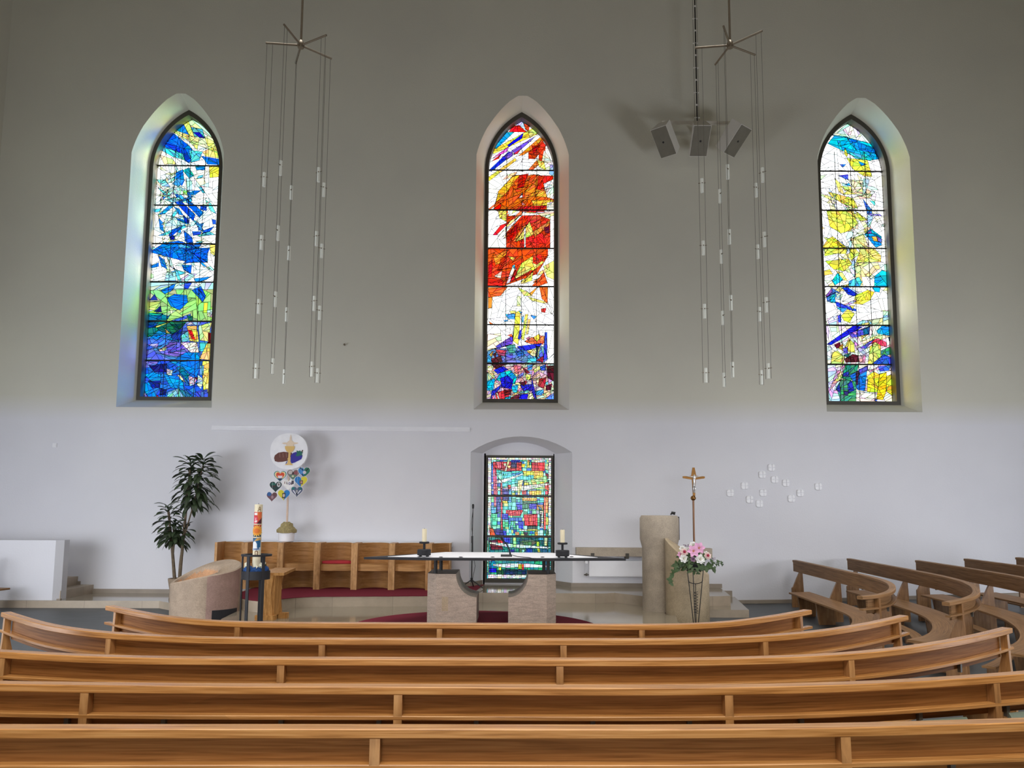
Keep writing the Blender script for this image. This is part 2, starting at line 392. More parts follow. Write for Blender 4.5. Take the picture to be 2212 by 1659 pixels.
def chop(cells, amax, ang, rng, jit=.35, grid=False):
    out = []; st = list(cells)
    while st:
        p, c = st.pop(); a = area(p)
        if a < amax*(.5+1.0*rng.random()) or a < AMIN*3: out.append((p, c)); continue
        cx = sum(q[0] for q in p)/len(p)+rng.uniform(-.02, .02); cy = sum(q[1] for q in p)/len(p)+rng.uniform(-.03, .03)
        th = (ang+rng.gauss(0, jit)) if rng.random() < .72 else ang+PI/2+rng.gauss(0, jit)
        if grid:
            wx = max(q[0] for q in p)-min(q[0] for q in p); wz = max(q[1] for q in p)-min(q[1] for q in p)
            th = (PI/2 if wx > wz*rng.uniform(.7, 1.4) else 0)+rng.gauss(0, .06)
            cx, cy = sum(q[0] for q in p)/len(p)+rng.uniform(-.015, .015), sum(q[1] for q in p)/len(p)+rng.uniform(-.015, .015)
        A, B = split(p, (cx, cy), (math.cos(th), math.sin(th)))
        if area(A) < AMIN or area(B) < AMIN: out.append((p, c)); continue
        st += [(A, c), (B, c)]
    return out
def lay(cells, P, col):
    P = hull(P); out = []; ins = []
    bx0, bx1 = min(q[0] for q in P), max(q[0] for q in P); by0, by1 = min(q[1] for q in P), max(q[1] for q in P)
    for p, c in cells:
        if max(q[0] for q in p) < bx0 or min(q[0] for q in p) > bx1 or max(q[1] for q in p) < by0 or min(q[1] for q in p) > by1:
            out.append((p, c)); continue
        rem = p; pieces = []
        for i in range(len(P)):
            a, b = P[i], P[(i+1) % len(P)]
            A, B = split(rem, a, (b[0]-a[0], b[1]-a[1]))
            if area(B) > AMIN: pieces.append(B)
            rem = A
            if area(rem) < AMIN: rem = None; break
        if rem is None: out.append((p, c)); continue
        out += [(q, c) for q in pieces]; ins.append((rem, col))
    return out, ins
def make_glass(outline, bg, regions, seed, y, lw, amax_bg, bg_ang, bg_jit, parent, grid=None):
    rng = random.Random(seed)
    cells = chop([(outline, None)], amax_bg, bg_ang, rng, bg_jit, grid)
    cells = [(p, bg(rng)) for p, c in cells]
    for P, col, amax, ang in regions:
        cells, ins = lay(cells, P, col)
        if amax: ins = chop(ins, amax*(1.5 if not grid else 1.2), ang, rng, .35, grid)
        cells += [(p, tuple(max(0, min(255, v*rng.uniform(.8, 1.15)+rng.uniform(-14, 14))) for v in c)) for p, c in ins]
    bm = bmesh.new(); cl = bm.loops.layers.float_color.new('glass'); org = origin_of(parent)
    lead = MB()
    for p, c in cells:
        if area(p) < AMIN: continue
        f = bm.faces.new([bm.verts.new(Vector((x, y, z))-org) for x, z in p])
        k = lin(c); g = 1.0 if min(c) > 238 else 1.75/SKY_K; k = (min(1, k[0]*g), min(1, k[1]*g), min(1, k[2]*g), 1)
        for l in f.loops: l[cl] = k
        m = len(p)
        for i in range(m):
            a, b = Vector(p[i]), Vector(p[(i+1) % m]); d = b-a
            if d.length < .012: continue
            nn = Vector((-d.y, d.x)).normalized()*lw/2; q = [a-nn, b-nn, b+nn, a+nn]
            lead.add([(t.x, y-.004, t.y) for t in q], [(0, 1, 2, 3)])
    me = bpy.data.meshes.new('pane'); bm.to_mesh(me); bm.free(); me.materials.append(M['glass'])
    o = bpy.data.objects.new('pane', me); COL.objects.link(o); o.parent = parent
    l = lead.build('lead_came', M['lead'], o); l.location = (0, 0, 0)
    return o

def zz(x0, y0, s, Y):          # picture-window reader: sketch points on the pane's own plane
    def g(*pts):
        r = []
        for a, b in pts:
            w = at(x0+a/s, y0+b/s, Y); r.append((w.x, w.z))
        return r
    return g
def reader(g, default, ang):
    return lambda lst: [(g(*r[0]), r[1], r[2] if len(r) > 2 else default, r[3] if len(r) > 3 else ang) for r in lst]
g1, g2 = zz(230, 190, 4.482, YGL), zz(230, 540, 4.607, YGL)
RA, RB = reader(g1, .02, -.6), reader(g2, .014, .5)
BL, CY_, NV, YE, GR, TE = (0,105,228), (80,205,235), (20,25,150), (240,232,105), (150,202,116), (10,130,150)
REG1 = RA([
 ([(640,330),(760,270),(1000,400),(1080,620),(900,560),(700,480)], (222,240,185)), ([(740,330),(790,310),(850,470),(800,470)], (240,230,105)),
 ([(640,400),(740,340),(810,470),(760,470)], (15,115,212)), ([(820,380),(930,400),(950,480),(850,470)], (60,180,185)), ([(840,430),(900,430),(960,490),(900,480)], NV),
 ([(640,400),(760,450),(900,490),(890,530),(760,490),(650,430)], (244,244,140)), ([(470,560),(540,400),(640,380),(600,470),(520,600)], (20,60,120), .006),
 ([(540,480),(640,430),(800,560),(870,640),(800,730),(600,600),(560,560)], BL, .012), ([(560,530),(760,590),(820,700),(790,720),(700,600)], (0,60,195), .01),
 ([(525,600),(560,570),(740,640),(760,700),(640,665)], (70,200,195)), ([(520,650),(640,690),(680,740),(560,740)], (238,244,165)),
 ([(920,660),(1095,690),(1095,745),(980,740)], (10,110,218)), ([(930,620),(1060,560),(1090,680),(960,660)], (236,236,105)), ([(800,600),(930,620),(900,700),(820,720)], (85,205,238), .008),
 ([(790,470),(890,530),(880,600),(800,520)], (200,235,140), .004, -1.0), ([(950,470),(1040,520),(1060,600),(980,560)], (225,235,120)),
 ([(860,755),(960,755),(950,795),(870,795)], (10,130,218)), ([(740,800),(800,770),(850,850),(800,875)], (15,160,175)), ([(670,820),(740,790),(755,900),(730,950),(680,880)], (0,100,228), .012),
 ([(995,760),(1095,765),(1095,860),(1000,870)], (226,226,65), .02, 0), ([(850,880),(990,870),(990,960),(850,960)], (255,255,240), .04),
 ([(490,890),(570,890),(620,960),(540,950)], (120,222,242), .006), ([(680,880),(760,890),(700,960),(640,930)], (60,150,230), .006), ([(770,880),(830,870),(830,1010),(780,1010)], (196,250,252)),
 ([(560,960),(730,960),(720,1030),(620,1030)], (190,240,235), .006), ([(740,990),(790,1000),(780,1040),(740,1030)], (170,230,130)),
 ([(890,960),(920,955),(960,1020),(930,1015)], (60,150,228), .004), ([(650,1090),(720,1090),(860,1230),(840,1290),(760,1200)], (0,80,218), .01), ([(500,1230),(640,1110),(660,1140),(560,1220)], (30,140,228), .008),
 ([(760,1060),(860,1140),(945,1210),(900,1255),(800,1150)], BL, .01, -1.0), ([(910,1140),(970,1140),(970,1190),(910,1180)], (30,70,205)), ([(560,1080),(700,1060),(740,1090),(640,1110)], (140,225,245), .01),
 ([(560,1270),(780,1240),(800,1330),(570,1340)], (205,250,252), .02, 0), ([(680,1260),(800,1290),(780,1320),(690,1280)], (10,130,222), .008), ([(740,1230),(800,1280),(800,1320),(760,1300)], (0,60,200)),
 ([(500,1430),(760,1320),(770,1350),(560,1430)], (80,210,235), .008, .4), ([(640,1370),(740,1340),(620,1450),(600,1430)], (0,90,220), .006),
 ([(830,1390),(920,1390),(910,1420),(840,1430)], (30,90,208)), ([(940,1380),(1045,1340),(1000,1390),(930,1410)], (10,90,222), .008), ([(880,1430),(1000,1390),(1050,1420),(900,1440)], (90,215,232), .006), ([(1020,1270),(1060,1280),(1060,1320),(1030,1320)], (30,100,220)),
 ([(750,1380),(830,1450),(850,1560),(760,1480)], (10,100,228), .008, -1.1), ([(610,1440),(660,1430),(660,1470),(620,1470)], (10,40,190)),
 ([(1000,1520),(1060,1520),(1060,1630),(1010,1600)], (240,238,120)),
 ([(420,1590),(560,1500),(700,1480),(820,1520),(980,1620),(980,1690),(800,1690),(700,1580),(520,1560)], BL, .01, -.5), ([(690,1500),(820,1540),(780,1580),(700,1540)], (60,190,235), .008),
]) + RB([
 ([(640,-20),(760,110),(850,90),(900,-20)], BL, .01, -.9), ([(760,-20),(1030,-20),(980,105),(880,50)], (0,95,222), .009, -1.0), ([(410,175),(520,125),(520,165),(430,185)], (0,120,228), .01, .3),
 ([(750,150),(850,150),(840,240),(770,200)], (0,105,228), .008, -1.0), ([(600,220),(690,220),(690,310),(580,310)], (170,235,242), .02), ([(870,285),(1045,265),(960,310),(890,318)], (10,130,225), .01, .3), ([(740,290),(830,230),(900,240),(800,318)], (180,225,245), .01, .7),
 ([(380,325),(1070,325),(1060,705),(370,705)], GR, .05, .3), ([(380,325),(1070,325),(1070,392),(400,402)], (190,238,235), .02, .2),
 ([(540,400),(690,335),(660,400),(580,440)], (10,110,222), .01), ([(600,480),(680,440),(800,450),(810,520),(730,600),(640,560)], BL, .016, -.6), ([(850,400),(940,360),(990,460),(960,520)], (0,90,218), .006, -1.0), ([(770,390),(780,330),(850,328),(810,390)], (30,90,210)),
 ([(410,410),(440,410),(430,510),(405,510)], (30,60,120)), ([(430,500),(480,440),(510,500)], (20,70,180)), ([(380,520),(540,515),(480,600),(375,590)], (204,216,105), .03), ([(378,595),(480,600),(380,622)], (250,240,245)), ([(470,615),(540,555),(550,620)], (10,40,130), .006),
 ([(375,622),(640,640),(600,700),(372,700)], (0,90,165), .008, .1), ([(400,625),(560,630),(540,650),(400,650)], (20,150,160), .006, 0), ([(650,700),(840,635),(835,672),(690,715)], (70,115,215), .004, 1.1), ([(560,640),(640,600),(700,600),(610,660)], (185,225,190), .006),
 ([(970,525),(1010,525),(1000,625),(965,625)], (226,222,60), .02, 0), ([(1000,600),(1060,590),(1055,670),(1005,660)], (190,215,190), .003, 1.0), ([(800,650),(860,660),(860,700),(820,705)], (10,90,80)),
 ([(370,715),(1045,715),(1045,1098),(350,1098)], (70,110,212), .014, .5), ([(370,715),(800,715),(700,830),(365,870)], (15,105,95), .01, .3), ([(640,740),(790,730),(700,810)], (0,72,64), .02), ([(370,720),(520,715),(480,770),(370,780)], (0,70,140), .008, .2),
 ([(420,890),(520,800),(600,830),(500,895)], (0,120,218), .012, .7), ([(520,870),(700,840),(720,910),(600,890)], (15,130,200), .012), ([(640,850),(760,780),(740,900),(660,890)], (10,50,150), .014), ([(470,765),(620,715),(640,715),(500,775)], (210,225,110), .01, .4), ([(580,780),(640,830),(600,830)], (240,235,130)),
 ([(740,850),(830,800),(870,905),(740,915)], (110,205,215), .006, 1.2), ([(800,755),(900,755),(920,915),(830,910)], (242,205,95), .02), ([(805,790),(850,800),(885,895),(850,885)], (232,28,38), 0),
 ([(790,715),(940,715),(920,750),(800,745)], (150,160,225), .008), ([(915,755),(1048,720),(1010,910),(930,900)], (204,218,140), .014, 1.0), ([(1013,825),(1048,825),(1046,932),(1013,925)], (112,10,22), 0),
 ([(380,880),(620,890),(540,960),(380,950)], (60,120,225), .01, .8), ([(520,1000),(640,920),(800,920),(835,1000),(700,1065),(560,1040)], (118,108,215), .008, -.2), ([(600,960),(700,930),(700,1010),(620,1030)], (90,80,205), .004, -.9), ([(520,990),(600,960),(590,1000),(530,1010)], (236,226,160), .006),
 ([(730,920),(900,920),(920,1020),(840,1020)], (238,205,215), .03), ([(790,1020),(925,1020),(925,1098),(670,1098)], (0,132,225), .02, 0), ([(930,920),(1010,920),(1000,1010),(925,1010)], (70,190,205), .012), ([(1000,930),(1048,930),(1042,1098),(925,1085)], (246,212,105), .014),
 ([(360,1000),(420,990),(400,1095),(350,1095)], (60,70,190), .01), ([(410,940),(520,930),(500,980)], (170,165,235), .006),
 ([(330,1105),(1035,1105),(1020,1490),(310,1490)], (30,95,208), .012, .5), ([(340,1110),(520,1110),(480,1160),(350,1180)], (120,110,215), .012), ([(420,1150),(600,1130),(600,1215),(480,1215)], (22,22,112), .01, .1), ([(630,1110),(925,1105),(910,1265),(820,1215)], (0,132,226), .02, -.7),
 ([(380,1240),(470,1215),(540,1240),(540,1335),(470,1330)], (0,142,232), .02), ([(350,1345),(420,1310),(510,1475),(430,1485)], (0,135,232), .02), ([(420,1310),(540,1300),(530,1375),(450,1365)], (10,40,145), .014), ([(570,1240),(760,1260),(775,1385),(640,1370)], (5,135,220), .014, .8),
 ([(690,1165),(760,1160),(825,1240),(800,1305)], (0,122,150), .014, -.8), ([(700,1240),(740,1250),(790,1320),(750,1300)], (238,230,170), .004), ([(815,1250),(900,1280),(880,1335),(830,1355)], (228,202,228), .002, 1.4), ([(880,1265),(910,1270),(905,1305)], (90,20,50)),
 ([(540,1380),(600,1390),(590,1445),(530,1445)], (15,20,112), .014), ([(600,1180),(660,1200),(650,1250),(600,1240)], (240,225,225), .003, 1.2), ([(955,1105),(1033,1105),(1020,1425),(960,1385)], (246,216,110), .008, .9), ([(930,1150),(970,1150),(965,1245),(930,1245)], (90,192,205), .012),
 ([(910,1240),(970,1290),(940,1390),(900,1340)], (190,215,215), .005), ([(360,1390),(430,1485),(350,1490)], (130,110,210)), ([(610,1420),(720,1375),(810,1490),(600,1490)], (120,195,205), .006), ([(720,1390),(800,1400),(880,1490),(800,1490)], (30,110,170), .005, -.8), ([(890,1410),(1005,1385),(1020,1490),(890,1490)], (55,85,195), .008), ([(500,1440),(550,1490),(490,1490)], (225,30,50)),
])
g1, g2 = zz(1010, 190, 4.483, YGL), zz(1010, 540, 4.608, YGL)
RA, RB = reader(g1, .014, .8), reader(g2, .012, .6)
REG2 = RA([
 ([(470,330),(560,300),(600,360),(560,400),(480,370)], (190,225,242), .008), ([(400,425),(440,370),(500,362),(575,430)], (216,22,30), .01, .2), ([(540,340),(600,370),(590,425),(560,400)], (222,62,32), .008),
 ([(240,600),(640,385),(695,440),(250,640)], (248,218,66), .012, .5), ([(250,585),(380,430),(450,430),(280,590)], (10,150,218), .01), ([(385,555),(540,440),(525,490),(400,570)], (10,20,225), .02, .6), ([(590,430),(650,385),(700,430),(600,475)], (236,222,110), .02),
 ([(430,605),(660,465),(560,560),(460,645)], (128,80,205), .008, .6), ([(230,690),(400,565),(385,615),(290,650)], (226,90,192), .01), ([(225,715),(330,640),(300,685)], (218,30,40), .01), ([(205,800),(400,615),(445,640),(300,745),(230,810)], (20,45,222), .008, .7), ([(355,665),(440,600),(435,660),(380,695)], (112,80,210), .01), ([(440,640),(520,590),(480,640)], (225,40,70), .006),
 ([(195,870),(460,680),(475,700),(205,905)], (242,205,72), .012, .6), ([(490,660),(700,480),(745,510),(640,590),(540,650)], (238,135,30), .01, .7), ([(590,625),(720,505),(760,560),(650,690),(590,685)], (205,52,20), .008, .8), ([(690,580),(755,570),(745,715),(690,705)], (222,62,24), .01), ([(620,560),(700,560),(640,640)], (160,25,15), .01),
 ([(590,790),(670,700),(690,745),(620,805)], (234,112,40), .006), ([(740,600),(800,690),(835,800),(700,800),(750,720)], (235,246,205), .02), ([(675,690),(740,720),(760,800),(690,760)], (250,215,90), .01), ([(800,740),(845,750),(845,860),(790,835)], (150,178,236), .02),
 ([(500,845),(830,850),(835,1185),(250,1185),(300,1000),(440,850)], (222,84,18), .012, .7), ([(275,1110),(300,1000),(440,855),(505,845),(380,1010)], (244,172,36), .014, .8), ([(500,845),(590,830),(540,965),(480,975)], (190,28,12), .012, 1.1), ([(690,845),(830,860),(790,945),(670,1000)], (206,42,14), .01, .9), ([(560,1000),(660,900),(650,1045),(540,1110)], (240,125,34), .014, .9), ([(610,840),(690,840),(640,940),(580,960)], (232,96,26), .012, .9),
 ([(300,1110),(480,1040),(520,1105),(400,1185)], (232,96,24), .01, .6), ([(620,1090),(830,1085),(800,1145),(640,1140)], (246,192,58), .014, .1), ([(660,980),(780,1000),(760,1060),(660,1050)], (246,170,50), .01, .4), ([(250,1175),(330,1110),(310,1205)], (180,10,10), .02), ([(500,1150),(760,1140),(740,1215),(460,1190)], (208,28,30), .012, .2), ([(500,1065),(530,1005),(535,1060)], WH, 0), ([(520,1100),(560,1130),(530,1140)], (250,140,150), 0), ([(730,965),(770,970),(760,1005)], (60,20,60), 0), ([(770,1110),(840,1100),(840,1190),(765,1190)], (255,250,235), 0), ([(735,930),(840,880),(840,1080),(770,1060),(770,980)], (255,253,240), .03),
 ([(380,1240),(800,1230),(800,1560),(375,1560),(370,1400)], (218,52,22), .012, .6), ([(295,1190),(378,1190),(378,1295),(310,1260)], (242,228,95), .02), ([(378,1310),(500,1235),(440,1325),(380,1365)], (248,226,120), .014, .6), ([(465,1490),(600,1295),(645,1420)], (244,234,105), 0), ([(460,1490),(580,1320),(540,1340),(440,1480)], (240,150,60), .01), ([(545,1360),(563,1340),(563,1550),(548,1550)], WH, 0),
 ([(580,1455),(720,1405),(770,1480),(740,1545),(640,1530)], (232,42,34), .014, 1.2), ([(610,1240),(725,1245),(690,1365),(600,1300)], (228,62,38), .02), ([(630,1395),(800,1285),(785,1335),(650,1445)], (242,152,60), .01, .5), ([(378,1410),(500,1300),(470,1400),(390,1500)], (170,18,8), .01, .8), ([(245,1425),(320,1330),(405,1300),(280,1425)], (205,30,42), .014), ([(290,1440),(500,1240),(525,1240),(340,1440)], (250,246,250), .02), ([(740,1350),(790,1340),(790,1410),(750,1400)], (110,20,60), .008), ([(660,1200),(840,1200),(840,1290),(700,1235)], (252,240,200), .015, 0),
]) + RB([
 ([(205,-20),(800,-20),(800,60),(690,240),(470,300),(350,362),(200,362)], (224,68,22), .013, .8), ([(205,280),(350,300),(350,362),(200,362)], (224,24,14), .03), ([(255,60),(400,0),(360,120),(280,150)], (242,132,40), .01, .8), ([(330,90),(420,20),(340,200),(300,210)], (205,40,10), .01), ([(400,60),(480,80),(450,110)], (248,215,90), 0), ([(215,120),(250,100),(240,270),(205,270)], (205,20,20), .02),
 ([(465,265),(540,130),(640,65),(765,120),(640,215),(480,292)], (242,228,96), .03, .5), ([(755,165),(860,105),(860,295),(790,265)], (244,230,110), .03), ([(540,312),(650,220),(640,305),(580,325)], (242,228,88), .03), ([(465,295),(640,198),(655,215),(480,305)], (202,50,20), .01, .5), ([(640,360),(760,220),(795,330),(700,362)], (234,92,28), .01, .7), ([(650,55),(800,70),(690,145),(650,130)], (218,52,24), .012), ([(385,340),(450,150),(485,190),(420,325)], (250,246,250), 0), ([(425,310),(470,190),(495,225),(450,310)], (218,20,20), .02), ([(440,160),(470,145),(475,190)], (90,200,235), 0), ([(265,262),(345,205),(330,285)], (250,236,180), .02),
 ([(205,372),(395,372),(330,455),(205,475)], (238,92,24), .012, .3), ([(205,470),(248,470),(240,575),(205,585)], (244,160,40), .02), ([(497,370),(600,420),(645,462),(560,455)], (238,234,98), .02, -.5), ([(600,465),(795,520),(760,532),(640,505)], (242,228,110), .01, -.2), ([(615,430),(700,368),(640,450)], (242,152,50), .008), ([(715,372),(800,372),(795,535),(740,485)], (238,94,28), .01, -1.0), ([(732,585),(782,578),(772,624),(735,618)], (230,52,40), 0),
 ([(495,460),(530,460),(525,560),(490,560)], (244,240,175), .01), ([(478,620),(530,600),(505,945),(452,905)], (242,222,84), .012, 0), ([(575,640),(602,640),(560,900),(536,880)], (242,226,105), .012, 0), ([(600,690),(627,690),(602,840),(580,840)], (240,222,120), .01, 0), ([(420,608),(480,605),(475,635),(430,630)], (250,215,110), .01), ([(375,640),(472,635),(472,690),(400,685)], (58,165,222), .006, .2), ([(505,605),(545,620),(535,640)], (80,160,230), .008), ([(625,650),(690,660),(660,690)], (60,160,224), .006), ([(540,665),(560,660),(555,720),(540,720)], (90,190,235), .01), ([(515,805),(540,790),(528,890),(500,885)], (60,60,225), .008), ([(360,700),(400,695),(400,712),(365,712)], (80,160,230), .008), ([(210,710),(260,740),(230,750)], (230,90,60), .006),
 ([(200,840),(330,830),(340,965),(195,1005)], (236,236,200), .02), ([(280,960),(450,850),(448,935),(300,985)], (95,75,208), .01, .4), ([(395,850),(440,835),(450,870)], (240,100,60), .01), ([(565,912),(640,868),(770,905),(750,942),(620,932)], (234,92,40), .01, .1), ([(655,870),(712,835),(722,880),(690,912)], (244,224,55), 0), ([(718,850),(772,860),(762,912),(720,912)], (238,122,60), 0), ([(580,880),(620,860),(610,905)], (180,110,110), 0),
 ([(200,1000),(270,985),(760,960),(800,1085),(760,1122),(190,1122)], (95,135,205), .008, .5), ([(495,960),(745,928),(700,985),(540,1005)], (28,28,212), .014, .2), ([(768,820),(792,820),(792,1085),(755,1095)], (45,75,230), .01), ([(275,990),(390,1000),(370,1055),(310,1055)], (192,72,84), .008, .9), ([(235,1085),(330,1050),(350,1115),(245,1125)], (82,30,35), .008, .5), ([(250,1040),(290,1010),(280,1080)], (70,30,40), .01), ([(375,950),(470,940),(495,1025),(420,1025)], (72,152,142), .01, -.7), ([(375,1040),(450,1035),(445,1095),(385,1100)], (100,92,212), .01), ([(585,1005),(720,960),(705,1065),(640,1055)], (228,228,170), .006, .9), ([(600,1080),(700,1060),(680,1122),(590,1122)], (80,200,225), .008), ([(685,1100),(760,1050),(750,1120)], (145,30,62), .01), ([(588,1010),(640,1010),(620,1035)], (240,170,80), 0), ([(690,960),(712,960),(690,1080),(675,1070)], (30,60,70), .01), ([(470,1010),(560,990),(560,1060),(500,1060)], (40,90,190), .008), ([(200,1070),(245,1010),(235,1110),(195,1115)], (60,150,225), .012), ([(215,1040),(260,1005),(240,1070)], (245,190,90), .012),
 ([(190,1138),(862,1138),(862,1515),(185,1515)], (205,180,180), .007, .6), ([(235,1138),(385,1138),(280,1185)], (82,30,30), .01), ([(260,1195),(350,1158),(405,1190),(300,1235)], (25,30,215), .02, .2), ([(280,1295),(330,1220),(430,1198),(492,1270),(472,1335),(400,1250),(330,1305)], (0,172,220), .014, .8), ([(325,1280),(400,1248),(455,1300),(435,1385),(340,1365)], (18,18,200), .008, .4), ([(195,1305),(275,1278),(255,1395),(195,1400)], (0,162,220), .02), ([(240,1405),(345,1335),(300,1405),(230,1490)], (30,42,208), .01), ([(200,1150),(240,1160),(270,1270),(205,1290)], (226,205,160), .006), ([(275,1420),(420,1385),(405,1485),(290,1495)], (202,48,58), .012, 1.3), ([(360,1390),(440,1390),(430,1440),(370,1450)], (120,20,40), .006, 1.2), ([(283,1420),(297,1420),(325,1495),(310,1495)], WH, 0), ([(375,1465),(435,1455),(410,1510),(355,1510)], (20,152,205), .02), ([(435,1355),(505,1340),(490,1425),(450,1415)], (30,172,220), .01, 1.3), ([(445,1440),(510,1405),(510,1425),(450,1455)], (245,205,110), .01), ([(430,1470),(520,1430),(510,1510),(430,1510)], (110,40,50), .008), ([(245,1450),(280,1440),(270,1510),(245,1500)], (230,140,180), .01),
 ([(455,1140),(545,1160),(500,1240),(470,1220)], (205,110,130), .006), ([(540,1160),(625,1222),(580,1232)], (112,38,42), .008), ([(500,1250),(560,1215),(555,1250),(500,1290)], (120,110,215), .006), ([(520,1345),(650,1335),(645,1400),(560,1412)], (40,40,182), .006, .7), ([(508,1320),(572,1310),(565,1360)], (62,30,40), .008), ([(560,1300),(590,1310),(580,1345)], (210,60,60), 0), ([(578,1240),(632,1240),(622,1292),(585,1292)], (242,228,118), .02), ([(595,1150),(650,1140),(640,1190),(600,1200)], (70,150,220), .008), ([(515,1410),(610,1395),(605,1425),(520,1425)], (120,210,232), .008), ([(515,1440),(602,1430),(592,1512),(510,1512)], (25,20,222), .02, 1.4), ([(637,1260),(672,1420),(695,1510),(640,1435)], (50,50,210), .012), ([(600,1430),(650,1430),(660,1510),(610,1480)], (230,220,170), .01), ([(655,1190),(720,1150),(720,1190),(665,1225)], (240,226,140), .01), ([(715,1285),(785,1265),(762,1378),(700,1355)], (152,38,48), .012), ([(785,1155),(862,1150),(862,1310),(800,1275)], (70,24,28), .012), ([(720,1160),(780,1140),(775,1200),(730,1200)], (40,90,210), .01), ([(675,1405),(755,1390),(762,1445),(675,1445)], (60,172,220), .014), ([(680,1300),(720,1260),(702,1345)], (226,200,150), .008), ([(770,1480),(862,1420),(862,1510)], (90,152,226), .01), ([(735,1435),(862,1395),(790,1475)], (228,216,160), .008), ([(780,1350),(840,1330),(830,1395),(780,1395)], (90,25,40), .008), ([(770,1320),(800,1310),(795,1350)], (90,190,225), .01),
])
g1, g2 = zz(1740, 190, 4.484, YGL), zz(1740, 540, 4.608, YGL)
RA, RB = reader(g1, .02, -.5), reader(g2, .014, .5)
YL = (240,234,92)
